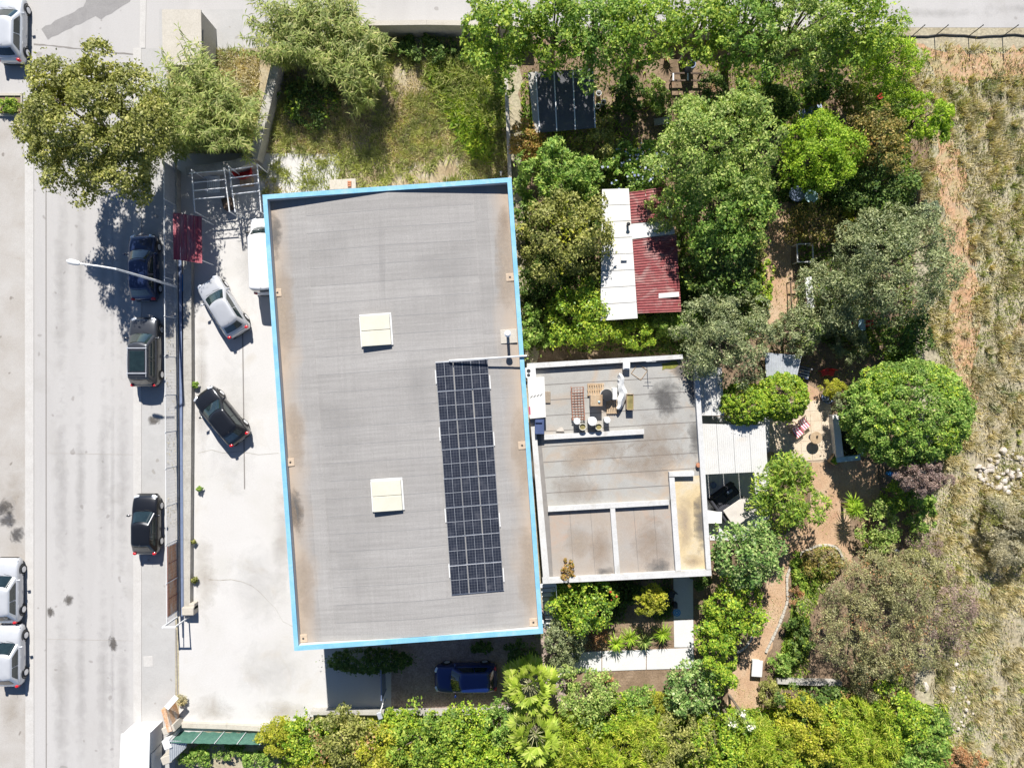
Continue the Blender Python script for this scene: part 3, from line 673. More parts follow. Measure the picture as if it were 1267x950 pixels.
for i in range(nst):
    v0 = -HV+i*pv_
    deck(-4.8, 4.8, v0+.014, v0+pv_-.014, .010).build('felt_strip', FELT, roof)
for s_ in (-1, 1):
    for a, b_ in ((4.83, 5.62), (5.65, 6.44)):
        u0, u1 = (a, b_) if s_ > 0 else (-b_, -a)
        for k in range(3):
            v0 = -HV+k*2*HV/3; deck(u0, u1, v0+.012, v0+2*HV/3-.012, .008).build('felt_strip', FELT, roof)
FJ = plain('felt_lap', (.21, .205, .20), .95)
for i in range(1, nst):      # slightly darker bitumen bleeding along the laps
    v0 = -HV+i*pv_
    b = deck(-4.75+random.uniform(0, .4), 4.7-random.uniform(0, .5), v0-.016, v0+.016, .011, .004); b.build('lap_seam', FJ, roof)
def blotch(pts, mat, name='silt_stain', dz=.016, seed=2, amp=1.2):
    q = [wloc(x, y, 5.6) for x, y in rough_edge(pts, 5, amp, seed)]
    me = bpy.data.meshes.new(name); me.from_pydata([(p.x, p.y, zroof(p.x)+dz) for p in q], [], [tuple(range(len(q)))]); me.update()
    if me.polygons[0].normal.z < 0: me.flip_normals()
    return link_mesh(name, me, mat, roof)
def rfilm(x0, y0, x1, y1, mat, dz):
    """stain film lying on the pitched roof (cut at the ridge by staying on one side)"""
    q = [wloc(x, y, 5.6) for x, y in ((x0, y0), (x1, y0), (x1, y1), (x0, y1))]
    me = bpy.data.meshes.new('roof_stain'); me.from_pydata([(p.x, p.y, zroof(p.x)+dz) for p in q], [], [(0, 1, 2, 3)]); me.update()
    if me.polygons[0].normal.z < 0: me.flip_normals()
    return link_mesh('roof_stain', me, mat, roof)
for k, (x0, y0, x1, y1, mt) in enumerate(((354, 585, 378, 680, 's_brown'), (355, 595, 376, 668, 's_damp'), (330, 250, 350, 330, 's_damp'), (616, 238, 634, 310, 's_brown'), (336, 300, 366, 480, 's_silt'), (352, 480, 380, 600, 's_silt'), (360, 660, 390, 800, 's_silt'), (612, 240, 640, 420, 's_silt'), (632, 480, 662, 640, 's_silt'), (640, 620, 668, 790, 's_silt'),
        (470, 240, 478, 420, 's_grey'), (380, 260, 450, 330, 's_grey'), (500, 290, 600, 380, 's_grey'), (400, 640, 470, 760, 's_grey'), (485, 640, 560, 780, 's_grey'), (500, 400, 540, 560, 's_grey'), (370, 470, 460, 590, 's_grey'), (560, 735, 640, 790, 's_grey'))):
    rfilm(x0, y0, x1, y1, M[mt], .0165+.0006*k)
for px, py in ((343, 362), (359, 572), (375, 790), (631, 343), (646, 551), (660, 770)):
    p = wloc(px, py, 5.6); z = zroof(p.x)
    b = MB(); b.bbox((p.x, p.y, z+.03), (.46, .46, .06)); d_ = b.build('roof_drain', M['silt'], wh)
    b = MB(); b.cyl((p.x, p.y, z+.055), .06, .012, 12); b.build('drain_hole', M['black'], d_)
for px, py in ((464.5, 409), (478.5, 614)):
    p = wloc(px, py, 6.2); z = zroof(p.x)
    b = MB(); b.box((p.x, p.y, z+.10), (1.56, 1.66, .28)); hk = b.build('roof_hatch', M['cream'], wh)
    b = MB(); b.bbox((p.x, p.y-.42, z+.27), (1.66, .86, .07)); b.build('hatch_lid', M['cream'], hk)
    b = MB(); b.bbox((p.x, p.y+.46, z+.27), (1.66, .86, .07)); b.build('hatch_lid', M['cream'], hk)
    b = MB(); b.box((p.x+.87, p.y, z+.10), (.10, 1.7, .10)); b.box((p.x-.87, p.y, z+.03), (.10, 1.7, .10)); b.box((p.x, p.y+.93, z+.05), (1.8, .10, .10)); b.build('flashing', M['white'], hk)
p = wloc(629.5, 416, 5.7); z = zroof(p.x)
b = MB(); b.bbox((p.x, p.y, z+.04), (.95, .80, .09)); fb = b.build('flue_base', M['conc_lt'], wh)
b = MB(); b.cyl((p.x-.05, p.y+.05, z+.08), .085, 1.25, 14); b.lathe((p.x-.05, p.y+.05, z+1.3), [(.09, 0), (.18, .04), (.19, .14), (.10, .22)], 16); b.build('flue_pipe', M['steelw'], fb, smooth=True)
b = MB(); q = [wloc(556, 446, 6.05), wloc(600, 443.5, 6.1), wloc(646, 440.5, 6.12), wloc(652, 440.2, 6.12)]; b.tube([(v.x, v.y, v.z) for v in q], .05, 8)
for v in (q[0], q[1]): b.box((v.x, v.y, (v.z+zroof(v.x))/2), (.06, .06, v.z-zroof(v.x)))
b.build('conduit', M['white'], wh, smooth=False)

# solar array on the right-hand slope
sc = wloc(581, 590, 5.9)
sa = thing('solar_array', 'dark solar array of three panel columns on grey felt roof', 'solar panels', wh.matrix_basis @ Vector((0, 0, 0)) if False else (WC + Matrix.Rotation(WR, 3, 'Z') @ Vector((sc.x, sc.y, 0))), WR)
slope = -math.atan((ZR-ZE)/6.85); zc_ = zroof(sc.x)+.10
sa.location.z = zc_ - .10; sa.rotation_euler = (0, slope*-1, WR)
pan = MB(); pan.bbox((0, 0, .0), (.975, 1.62, .035), 0, .008)
pan_me = pan.build('panel', plain('panel_frame', (.30, .31, .33), .45, .4), sa)
for o_ in (pan_me,): pass
gl = MB(); gl.box((0, 0, .0205), (.935, 1.58, .004)); gl_me = gl.build('cells', M['panelglass'], pan_me)
dv = MB(); dv.box((0, 0, .0245), (.93, .018, .003)); dv.box((0, .405, .0245), (.012, .77, .003)); dv.box((0, -.405, .0245), (.012, .77, .003)); dv_me = dv.build('busbar', M['alu'], gl_me)
pos = [(-1.0+i*1.0, 5.80-j*1.655) for i in range(3) for j in range(8)]
def place_panel(a, xy, first):
    if first: t, g, d_ = pan_me, gl_me, dv_me
    else:
        t = pan_me.copy(); C.objects.link(t); t.parent = sa
        g = gl_me.copy(); C.objects.link(g); g.parent = t
    t.location = (xy[0]+random.uniform(-.012, .012), xy[1]+random.uniform(-.008, .008), .10)
    return t
# busbars join the cells of every copy (third level: panel > cells ; busbar is merged beside them)
dv_me.parent = pan_me
place_panel(0, pos[0], True)
for q in pos[1:]:
    t = place_panel(0, q, False); d_ = dv_me.copy(); C.objects.link(d_); d_.parent = t
for j in range(9):
    b = MB(); b.box((0, 6.63-j*1.655, .052), (3.0, .04, .06)); b.build('mounting_rail', M['alu'], sa)
for s_ in (-1, 1):
    for y in (5.55, 2.3, -2.35, -5.5):
        b = MB(); b.box((s_*1.53, y-.25*s_, .045), (.055, .78, .08)); b.build('side_bracket', M['white'], sa)

# ================================================================== ANNEX
ac = P(766, 580); AR = R(4.0)
an = thing('annex_building', 'low flat-roofed annex with white parapets against the warehouse', 'building', (ac.x, ac.y, 0), AR)
ZA, ZF = 3.6, 3.25
b = MB(); b.ppx([(654, 452), (861, 441), (878, 710), (674, 720)], 0.0, 3.18); b.build('wall', M['wall'], an, True)
rf = MB(); rf.ppx([(656, 454), (860, 443), (877, 708), (674, 718)], 3.182, ZF); rf = rf.build('roof', M['joint'], an, True)
def quad_strip(pts, mat, z=ZF+.012, nm='felt_strip', t=.011):
    b = MB(); b.ppx(pts, z-t, z); return b.build(nm, mat, rf) if False else b.build(nm, mat, rf, False)
def to_an(o):
    m = inv(an); o.data.transform(m); return o
def lerp(a, b_, t): return (a[0]+(b_[0]-a[0])*t, a[1]+(b_[1]-a[1])*t)
Lt, Lb, Rt, Rb = (661, 458), (679, 628), (858, 448), (868, 582)
ns = 9
for i in range(ns):
    t0, t1 = i/ns, (i+1)/ns; e = .0035
    a_, b2 = lerp((661, 458), (678, 629), t0+e), lerp((861, 446), (870, 617), t0+e)
    c_, d2 = lerp((861, 446), (870, 617), t1-e), lerp((661, 458), (678, 629), t1-e)
    to_an(quad_strip([a_, b2, c_, d2], M['annexroof']))
for i in range(3):
    t0, t1 = i/3+.004, (i+1)/3-.004
    to_an(quad_strip([lerp((679, 632), (756, 628), t0), lerp((679, 632), (756, 628), t1), lerp((684, 714), (763, 710), t1), lerp((684, 714), (763, 710), t0)], M['annexroof2']))
for i in range(3):
    t0, t1 = i/3+.004, (i+1)/3-.004
    to_an(quad_strip([lerp((759, 628), (833, 624), t0), lerp((759, 628), (833, 624), t1), lerp((766, 710), (839, 706), t1), lerp((766, 710), (839, 706), t0)], M['annexroof2']))
to_an(quad_strip([(834, 590), (868, 588), (874, 704), (842, 706)], M['yellowroof'], ZF+.022))
for pts, zt in (([(652, 449.5), (845, 438.5), (845, 444), (652, 456)], ZA), ([(858.5, 452), (864.5, 451.5), (880, 704), (874, 704.5)], ZA), ([(671, 716), (880, 704.7), (880.5, 712), (671.5, 722)], ZA),
                ([(651, 456.5), (657, 456.5), (680, 715.5), (672, 715.7)], ZA-.006), ([(678, 627), (828, 618.5), (828, 624.5), (678, 633)], ZF+.28), ([(755, 629), (761, 628.6), (767.5, 711), (761, 711.5)], ZF+.27),
                ([(828, 584), (859, 583), (859, 589), (828, 589.6)], ZA-.004), ([(828, 590), (834.5, 590), (843, 706), (836, 706.5)], ZA-.05), ([(673, 538), (797, 531), (797, 537), (673, 544)], ZF+.28)):
    b = MB(); b.ppx(pts, ZF-.05, zt); b.build('parapet', M['parapet'], an, True)
def an_blotch(pts, mat, nm, z=ZF+.016, seed=1, amp=1.6, step=4):
    q = [P(x, y, z) for x, y in rough_edge(pts, step, amp, seed)]
    me = bpy.data.meshes.new(nm); me.from_pydata([tuple(p) for p in q], [], [tuple(range(len(q)))]); me.update()
    if me.polygons[0].normal.z < 0: me.flip_normals()
    o = link_mesh(nm, me, mat, rf); me.transform(inv(an)); return o
def afilm(x0, y0, x1, y1, mat, dz):
    q = [P(x, y, ZF+dz) for x, y in ((x0, y0), (x1, y0), (x1, y1), (x0, y1))]
    me = bpy.data.meshes.new('roof_stain'); me.from_pydata([tuple(p) for p in q], [], [(0, 1, 2, 3)]); me.update()
    if me.polygons[0].normal.z < 0: me.flip_normals()
    o = link_mesh('roof_stain', me, mat, rf); me.transform(inv(an)); return o
for k, (x0, y0, x1, y1, mt) in enumerate(((798, 458, 848, 526, 's_damp'), (806, 478, 842, 512, 's_damp'), (848, 445, 868, 520, 's_damp'), (850, 500, 872, 585, 's_damp'), (822, 446, 862, 470, 's_damp'), (700, 536, 790, 575, 's_brown'), (690, 540, 740, 600, 's_silt'), (740, 545, 860, 600, 's_brown'),
        (725, 640, 762, 716, 's_brown'), (775, 630, 842, 712, 's_brown'), (790, 690, 842, 712, 's_damp'), (732, 700, 764, 714, 's_damp'), (690, 640, 740, 700, 's_silt'), (770, 500, 860, 580, 's_brown'), (672, 580, 760, 630, 's_brown'))):
    afilm(x0, y0, x1, y1, M[mt], .0145+.0006*k)
for k, (x0, y0, x1, y1, mt) in enumerate(((858, 590, 876, 706, 's_damp'), (836, 600, 860, 700, 's_silt'), (840, 680, 876, 708, 's_brown'))):
    afilm(x0, y0, x1, y1, M[mt], .0265+.0006*k)
an_blotch([(818, 449), (836, 446), (839, 452), (835, 456), (820, 457)], M['moss'], 'moss_patch', ZF+.03, seed=5, amp=1.2)
# ================================================================== GARDEN SHED
def corr(mb, q, along, n, amp=.025, z=None, sub=2):
    """corrugated sheet over quad q=[p00,p10,p11,p01]; waves repeat along 'along' ('u' or 'v')"""
    q = [Vector(v) for v in q]; m = n*4
    def pt(u, v): return q[0]*(1-u)*(1-v)+q[1]*u*(1-v)+q[2]*u*v+q[3]*(1-u)*v
    top = []; rings = []
    for i in range(m+1):
        t = i/m; dz = amp*math.sin(2*math.pi*i/4+.6)
        a, b_ = (pt(t, 0), pt(t, 1)) if along == 'u' else (pt(0, t), pt(1, t))
        rings.append([a+Vector((0, 0, dz)), b_+Vector((0, 0, dz)), b_+Vector((0, 0, dz-.008)), a+Vector((0, 0, dz-.008))])
    mb.loft(rings); return mb
sd = thing('garden_shed', 'garden shed with white roof half and red corrugated half', 'shed', P(792, 315))
b = MB(); b.ppx([(749, 240), (830, 240), (838, 380), (750, 390)], 0, 2.35); b.build('wall', M['wall'], sd, True)
for i in range(8):
    t0, t1 = i/8, (i+1)/8; e = .002
    a_ = [lerp((745, 234), (743, 397), t0+e), lerp((778, 233), (789, 394), t0+e), lerp((778, 233), (789, 394), t1-e), lerp((745, 234), (743, 397), t1-e)]
    b = MB(); top = [P(x, y, 2.72 if k in (0, 3) else 2.80) for k, (x, y) in enumerate(a_)]
    b.loft([[v-Vector((0, 0, .3 if False else .05)) for v in top], top]); b.build('white_roof_sheet', M['whitesheet'], sd, True)
def rs_(name, a, n, z0, z1, mat, par, al='v'):
    q = [P(a[0][0], a[0][1], z0), P(a[1][0], a[1][1], z1), P(a[2][0], a[2][1], z1), P(a[3][0], a[3][1], z0)]
    b = MB(); corr(b, q, al, n); return b.build(name, mat, par, True)
rs_('red_roof_sheet', [(778.5, 238), (798, 235.5), (803, 274), (781, 276)], 11, 2.74, 2.66, M['redsheet'], sd)
rs_('red_roof_sheet', [(798.5, 235), (820, 232), (829, 271), (803.5, 273.5)], 11, 2.65, 2.56, M['redsheet'], sd)
for i in range(4):
    t0, t1 = i/4, (i+1)/4
    rs_('red_roof_sheet', [lerp((782, 297), (789, 387), t0+.003), lerp((837, 290), (843, 385), t0+.003), lerp((837, 290), (843, 385), t1+.006), lerp((782, 297), (789, 387), t1+.006)], 7, 2.72+.004*i, 2.5+.004*i, M['redsheet'], sd)
b = MB(); b.ppx([(781, 277), (809, 275), (834, 281), (835, 289), (782, 296)], 2.5, 2.70); b.build('valley_sheet', M['whitesheet'], sd, True)
b = MB(); b.ppx([(815, 363), (840, 361), (840.5, 367), (815, 369)], 2.58, 2.66); b.build('repair_sheet', M['whitesheet'], sd, True)
b = MB(); p = P(772, 319, 2.9); b.bbox((p.x, p.y, 2.84), (.36, .36, .16)); b.build('roof_vent', M['white'], sd, True)
b = MB(); p = P(777, 278, 3); b.cyl((p.x, p.y, 2.75), .07, .4, 12); b.lathe((p.x, p.y, 3.13), [(.1, 0), (.12, .05), (.03, .12)], 12); b.build('stove_pipe', M['dark'], sd, True)
b = MB(); p = P(742, 415); b.box((p.x, p.y, .4), (.7, .25, .8)); b.build('door_step', M['wood'], sd, True)

# ================================================================== CANOPIES
def canopy(label, pts, z, n, mat, nm, al='u', slope=.12, ns=3, postmat=None):
    cx = sum(p[0] for p in pts)/4; cy = sum(p[1] for p in pts)/4
    root = thing(nm, label, 'canopy', P(cx, cy, z).xy.to_3d())
    for i in range(ns):
        t0, t1 = i/ns+.002, (i+1)/ns-.002
        if al == 'u': a = [lerp(pts[0], pts[1], t0), lerp(pts[0], pts[1], t1), lerp(pts[3], pts[2], t1), lerp(pts[3], pts[2], t0)]; zz = (z, z, z-slope, z-slope)
        else: a = [lerp(pts[0], pts[3], t0), lerp(pts[1], pts[2], t0), lerp(pts[1], pts[2], t1), lerp(pts[0], pts[3], t1)]; zz = (z, z-slope, z-slope, z)
        b = MB(); corr(b, [P(x, y, q) for (x, y), q in zip(a, zz)], al, n); b.build('roof_sheet', mat, root, True)
    w = [P(x, y, z) for x, y in pts]; c = sum(w, Vector())/4
    for v in w:
        v = c+(v-c)*.94; b = MB(); b.box((v.x, v.y, (z-slope-.05)/2), (.08, .08, z-slope-.05)); b.build('post', postmat or M['dark'], root, True)
    for i in (0, 2):
        a, d_ = c+(w[i]-c)*.93, c+(w[(i+1) % 4]-c)*.93; b = MB(); zb = z-slope-.10; b.tube([(a.x, a.y, zb), (d_.x, d_.y, zb)], .04, 6); b.build('beam', postmat or M['dark'], root, True)
    return root
canopy('plain white ribbed canopy roof attached to the annex terrace', [(866, 524), (947, 526), (950, 583), (870, 587)], 2.7, 8, M['whitesheet'], 'terrace_canopy', ns=4)
canopy('pale narrow canopy roof shaded by olive tree beside annex', [(861, 452), (893, 455), (896, 514), (865, 514)], 2.75, 4, M['whitesheet'], 'side_canopy', ns=2)
canopy('small pale canopy roof under olive branches behind striped bench', [(946, 436), (992, 440), (986, 466), (948, 466)], 2.3, 5, M['greysheet'], 'bench_canopy', ns=2)
sr = thing('shade_roof', 'dark panelled shade roof under the roadside trees', 'canopy', P(693, 128))
for q in ([(653, 90), (662.5, 89), (667, 164), (661, 165)], [(663.5, 89), (685, 87.5), (688.5, 162.5), (668, 164)], [(686, 87.5), (708, 86.5), (711.5, 160.5), (689.5, 162.5)], [(709, 86.5), (733, 85), (736, 158.5), (712.5, 160.5)]):
    b = MB(); b.ppx(q, 2.34, 2.38); b.build('roof_panel', M['darksheet'] if q[0][0] > 660 else M['conc'], sr, True)
for a, d_ in (((663, 89), (667.5, 164)), ((685.5, 87.5), (689, 162.5)), ((708.5, 86.5), (712, 160.5)), ((733.5, 85), (736.5, 158.5))):
    b = MB(); b.strip([P(*a, 2.42), P(*d_, 2.42)], .07, 2.385, 2.42); b.build('seam_batten', M['steelw'], sr, True)
for x, y in ((656, 92), (730, 90), (664, 160), (732, 156)):
    b = MB(); p = P(x, y, 2.3); b.box((p.x, p.y, 1.165), (.09, .09, 2.33)); b.build('post', M['dark'], sr, True)

# ================================================================== WALLS AND FENCES
def wallpx(name, label, pts, w, z, mat, cat='wall', z0=-.03, pieces=None, group=None):
    root = thing(name, label, cat, P(*pts[0], z).xy.to_3d(), 0, group)
    for a, d_ in zip(pts[:-1], pts[1:]):
        pa, pb = P(*a, z), P(*d_, z); n = max(1, int((pb-pa).length/2.4))
        for k in range(n):
            q0, q1 = pa.lerp(pb, k/n), pa.lerp(pb, (k+1)/n); dr = (q1-q0).normalized()*.004
            b = MB(); b.strip([q0+dr, q1-dr], w, z0, z+((k % 2)*.006)); b.build('wall_block', mat, root, True)
    return root
wallpx('lot_wall', 'thick grey concrete wall bending along the canes of the dry lot', [(402, 60), (346, 57), (338, 92), (328, 135), (313, 196), (292, 203), (230, 212)], .55, 1.1, M['conc'])
wallpx('retaining_wall', 'pale concrete retaining wall between dry lot and upper road', [(440, 29), (528, 28), (592, 29), (660, 31)], .3, 1.6, M['conc_lt'])
wallpx('boundary_wall', 'thin pale wall between dry lot and tree garden', [(626, 92), (628, 140), (631, 222)], .22, 1.5, M['conc_lt'])
wallpx('garden_wall', 'thin pale wall behind trees beside the upper road', [(805, 31), (900, 36), (1010, 38), (1110, 42)], .25, 1.3, M['conc_lt'])
wallpx('yard_kerb_wall', 'brownish grey low wall with weeds along the white yard', [(231.5, 318), (232, 470), (231, 620), (230, 762)], .52, .45, M['conc'])
wallpx('court_wall', 'low dark wall at foot of brick court hedge', [(384, 882), (440, 882), (560, 883), (640, 880)], .22, .6, M['conc'])
wallpx('bed_wall', 'short grey garden wall under the brown bushy tree', [(962, 843), (1000, 845), (1042, 846)], .28, .5, M['conc'])
wallpx('planting_kerb', 'pale beige kerb along the green mesh fence', [(222, 897), (280, 899), (332, 902)], .3, .3, M['conc_lt'])
# roadside fence
fz, fw = 2.05, .57
fr = thing('roadside_fence', 'long wire mesh fence on low wall between pavement and yard', 'fence', P(219.5, 440))
ys = [200, 246, 295, 343, 391, 441, 489, 535, 580, 627, 674, 722, 772]
def fx(y): return 202.4+(y-200)*.0065
def fp(y, z):
    k = 46.5/(46.5-fz); p = P(fx(y), y, fz); return Vector((p.x, p.y, z))
for a, d_ in zip(ys[:-1], ys[1:]):
    b = MB(); b.strip([fp(a, 0)+Vector((0, -.01, 0)), fp(d_, 0)], .24, -.03, fw); b.build('base_wall', M['conc'], fr, True)
    b = MB()
    if a == 200:
        b.strip([fp(a, 0), fp(d_, 0)], .03, fw+.02, fz-.03); b.build('solid_sheet', M['greysheet'], fr, True); 
    else:
        for k in range(13):
            z = fw+.08+k*.115; b.tube([fp(a, z), fp(d_, z)], .005, 4)
        L = (fp(a, 0)-fp(d_, 0)).length
        for k in range(1, 12):
            v = fp(a+(d_-a)*k/12, 0); b.tube([(v.x, v.y, fw+.08), (v.x, v.y, fz-.04)], .004, 3)
        b.build('mesh_panel', M['mesh'], fr, True)
    b = MB(); b.tube([fp(a, fz-.02), fp(d_, fz-.02)], .032, 6); b.build('top_rail', M['white'], fr, True)
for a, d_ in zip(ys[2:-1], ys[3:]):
    b = MB(); o_ = Vector((.26, 0, 0)); b.strip([fp(a, 0)+o_+Vector((0, -.01, 0)), fp(d_, 0)+o_], .17, .0, .50); b.build('wall_shade_strip', M['bluegrey'], fr, True)  # dark box added to paint the shade on the base wall's yard-side face
for y in ys[:-1]:
    b = MB(); v = fp(y, 0); b.tube([(v.x, v.y, fw-.05), (v.x, v.y, fz+.05)], .032, 6); b.build('post', M['steelw'], fr, True)
# rusty sliding gate parked behind the fence
g0, g1 = P(219.5+4, 668), P(221+3, 752)
gt = thing('sliding_gate', 'rusty sheet metal sliding gate parked behind the roadside fence', 'gate', g0)
for k in range(4):
    a, d_ = g0.lerp(g1, k/4+.003), g0.lerp(g1, (k+1)/4-.003); b = MB(); b.strip([a, d_], .025, .12, 1.75); b.build('sheet_panel', M['rust'], gt, True)
for z in (.1, 1.78):
    b = MB(); b.tube([(g0.x, g0.y, z), (g1.x, g1.y, z)], .035, 6); b.build('frame_rail', M['rustbar'], gt, True)
for k in range(5):
    v = g0.lerp(g1, k/4); b = MB(); b.box((v.x+.03, v.y, .93), (.05, .05, 1.7)); b.build('frame_post', M['steelw' if k in (0, 4) else 'rustbar'], gt, True)
gp = thing('gate_post', 'pale gate guide frame at open end of the yard fence', 'gate post', P(222, 760))
v = P(222, 763); b = MB(); b.box((v.x-.12, v.y, 1.0), (.09, .09, 2.0)); b.build('post', M['steelw'], gp, True)
b = MB(); b.box((v.x+.25, v.y, 1.93), (.85, .08, .08)); b.build('cross_bar', M['white'], gp, True)
b = MB(); b.box((v.x+.62, v.y, .95), (.08, .08, 1.9)); b.build('post', M['steelw'], gp, True)
v = P(238, 752); b = MB(); b.bbox((v.x, v.y, .35), (.75, .5, .7)); b.bbox((v.x+.2, v.y+.25, .28), (.35, .4, .56)); b = b.build('concrete_block', M['conc_lt']); b.location.z = 0
tag(b, 'beige stepped concrete block at end of yard wall', 'block')

# upper right verge: posts and a black hose along the road
for k, px in enumerate((1128, 1156, 1198, 1240)):
    a = P(px, 45.5); b = MB(); b.tube([(a.x, a.y, -.05), (a.x, a.y, 1.45)], .03, 6); b.tube([(a.x, a.y, 1.45), (a.x, a.y, 1.5)], .04, 6)
    o = b.build('fence_post', M['dark']); tag(o, 'thin dark fence post on verge of the upper road', 'post', 'fence posts along the upper road')
hs = MB(); pts = [P(1112+i*9, 44.5+1.2*math.sin(i*.7)+.5*math.sin(i*1.9), .04) for i in range(28)]; hs.tube(pts, .06, 6)
tag(hs.build('black_hose', M['black'], smooth=True), 'black hose lying along edge of the upper road', 'hose')

# green mesh fence at foot of the yard
gf = thing('green_fence', 'green shade net fence at foot of white yard', 'fence', P(276, 906))
for k in range(4):
    a, d_ = P(224+27*k, 904+.6*k), P(224+27*(k+1), 904+.6*(k+1)); b = MB()
    n = 8; rings = []
    for i in range(n+1):
        v = a.lerp(d_, i/n); w_ = .03*math.sin(i*1.7+k); rings.append([(v.x, v.y+w_, .05), (v.x, v.y+w_-.012, .05), (v.x, v.y+w_*.4-.012, 1.5), (v.x, v.y+w_*.4, 1.5)])
    b.loft(rings); b.build('net_panel', M['greenmesh'], gf, True)
for k in range(5):
    a = P(224+27*k, 904+.6*k); b = MB(); b.tube([(a.x, a.y+.06, -.05), (a.x, a.y+.06, 1.6)], .025, 6); b.build('post', M['steelw'], gf, True)
# masonry by the gate in the lower left
mw = thing('meter_wall', 'small stained meter wall with white cap beside gate opening', 'wall', P(212, 882))
b = MB(); b.strip([P(214, 866), P(222, 893)], .28, -.03, 1.3); b.build('wall', M['rust'], mw, True)
b = MB(); b.strip([P(205.5, 876, 1.38), P(218, 862, 1.38)], .34, 1.30, 1.38); b.build('cap', M['white'], mw, True)
b = MB(); v = P(212, 884); b.box((v.x+.05, v.y, .55), (.25, .3, .4)); b.build('meter_box', M['red'], mw, True)
for i, (x, y, w_, d_, h_) in enumerate([(208, 903, .8, .45, 1.2), (206, 921, .5, .6, 1.5), (206, 940, .7, .5, 1.1)]):
    v = P(x, y, h_); b = MB(); b.bbox((v.x, v.y, h_/2), (w_, d_, h_), R(20), .03); o = b.build('concrete_pier', M['conc_lt' if i != 1 else 'white'])
    tag(o, ['wide beige concrete pier at corner of the green net fence', 'tall white pier between the white cabinet and grey sheet', 'low beige pier at the lower edge of the grey sheet'][i], 'pier')
b = MB(); corr(b, [P(209, 915, 1.5), P(232, 917, 1.2), P(230, 925, 1.1), P(210, 943, 1.3)], 'u', 8, .02)
for x, y in ((211, 917), (229, 922)):
    v = P(x, y, 1.15); b.tube([(v.x, v.y, -.02), (v.x, v.y, 1.2)], .03, 5)
tag(b.build('corrugated_sheet', M['greysheet']), 'small blue grey corrugated sheet roof by green net fence', 'sheet')
# cabinets
def cabinet(name, label, pts, h, mat, cap, det):
    c = P(sum(p[0] for p in pts)/4, sum(p[1] for p in pts)/4, h); root = thing(name, label, 'cabinet', (c.x, c.y, 0))
    b = MB(); b.ppx(pts, -.02, h); b.build('body', mat, root, True)
    q = [((x-sum(p[0] for p in pts)/4)*1.03+sum(p[0] for p in pts)/4, (y-sum(p[1] for p in pts)/4)*1.03+sum(p[1] for p in pts)/4) for x, y in pts]
    b = MB(); b.ppx(q, h+.002, h+.09); b.build('cap', cap, root, True)
    x = max(P(p[0], p[1], h).x for p in pts); y = c.y
    b = MB(); b.box((x+.012, y, h*.5), (.03, 1.2, h*.8)); d_ = b.build('door', mat, root, True)
    b = MB(); b.box((x+.04, y+.4, h*.5), (.03, .04, .18)); b.build('handle', M['dark'], d_, True)
    return root
cabinet('utility_kiosk', 'beige concrete utility kiosk beside canes at the junction', [(201, 13), (248, 13), (249, 79), (202, 81)], 2.4, M['conc_lt'], M['conc_lt'], 0)
cabinet('white_cabinet', 'white boxy cabinet on pavement beside the gate', [(150, 909), (185, 907), (183, 985), (147, 985)], 1.7, M['white'], M['white'], 0)

# street lamp
lb = P(223, 356)
sl = thing('street_lamp', 'tall grey street lamp leaning over the road from the fence', 'street lamp', lb)
zt = 7.6; tip = P(98, 326, 8.1); head = P(86, 323.5, 8.12)
b = MB(); b.tube([(lb.x, lb.y, -.05), (lb.x, lb.y, .5), (lb.x, lb.y, zt)], [.11, .09, .055], 10); b.build('pole', M['steelw'], sl, True, smooth=True)
b = MB(); b.box((lb.x, lb.y, .06), (.4, .4, .12)); b.build('base', M['conc'], sl, True)
b = MB(); b.tube([(lb.x, lb.y, zt-.05), Vector((lb.x, lb.y, zt)).lerp(tip, .35)+Vector((0, 0, .18)), tip], [.055, .045, .04], 8); b.build('arm', M['steelw'], sl, True, smooth=True)
b = MB(); d_ = (head-tip).normalized(); a_ = math.atan2(d_.y, d_.x)
b.loft([[Vector((tip.x, tip.y, 8.1))+Matrix.Rotation(a_, 3, 'Z') @ Vector((l_, w_*math.cos(t), .07*math.sin(t))) for t in [i*math.pi/5 for i in range(10)]] for l_, w_ in ((-.05, .06), (.05, .12), (.3, .15), (.55, .14), (.68, .05))])
hd = b.build('lamp_head', M['white'], sl, True, smooth=True)
b = MB(); v = Vector((tip.x, tip.y, 8.02))+Matrix.Rotation(a_, 3, 'Z') @ Vector((.3, 0, 0)); b.box(v, (.34, .18, .05), a_); b.build('lens', M['lamp'], hd, True)

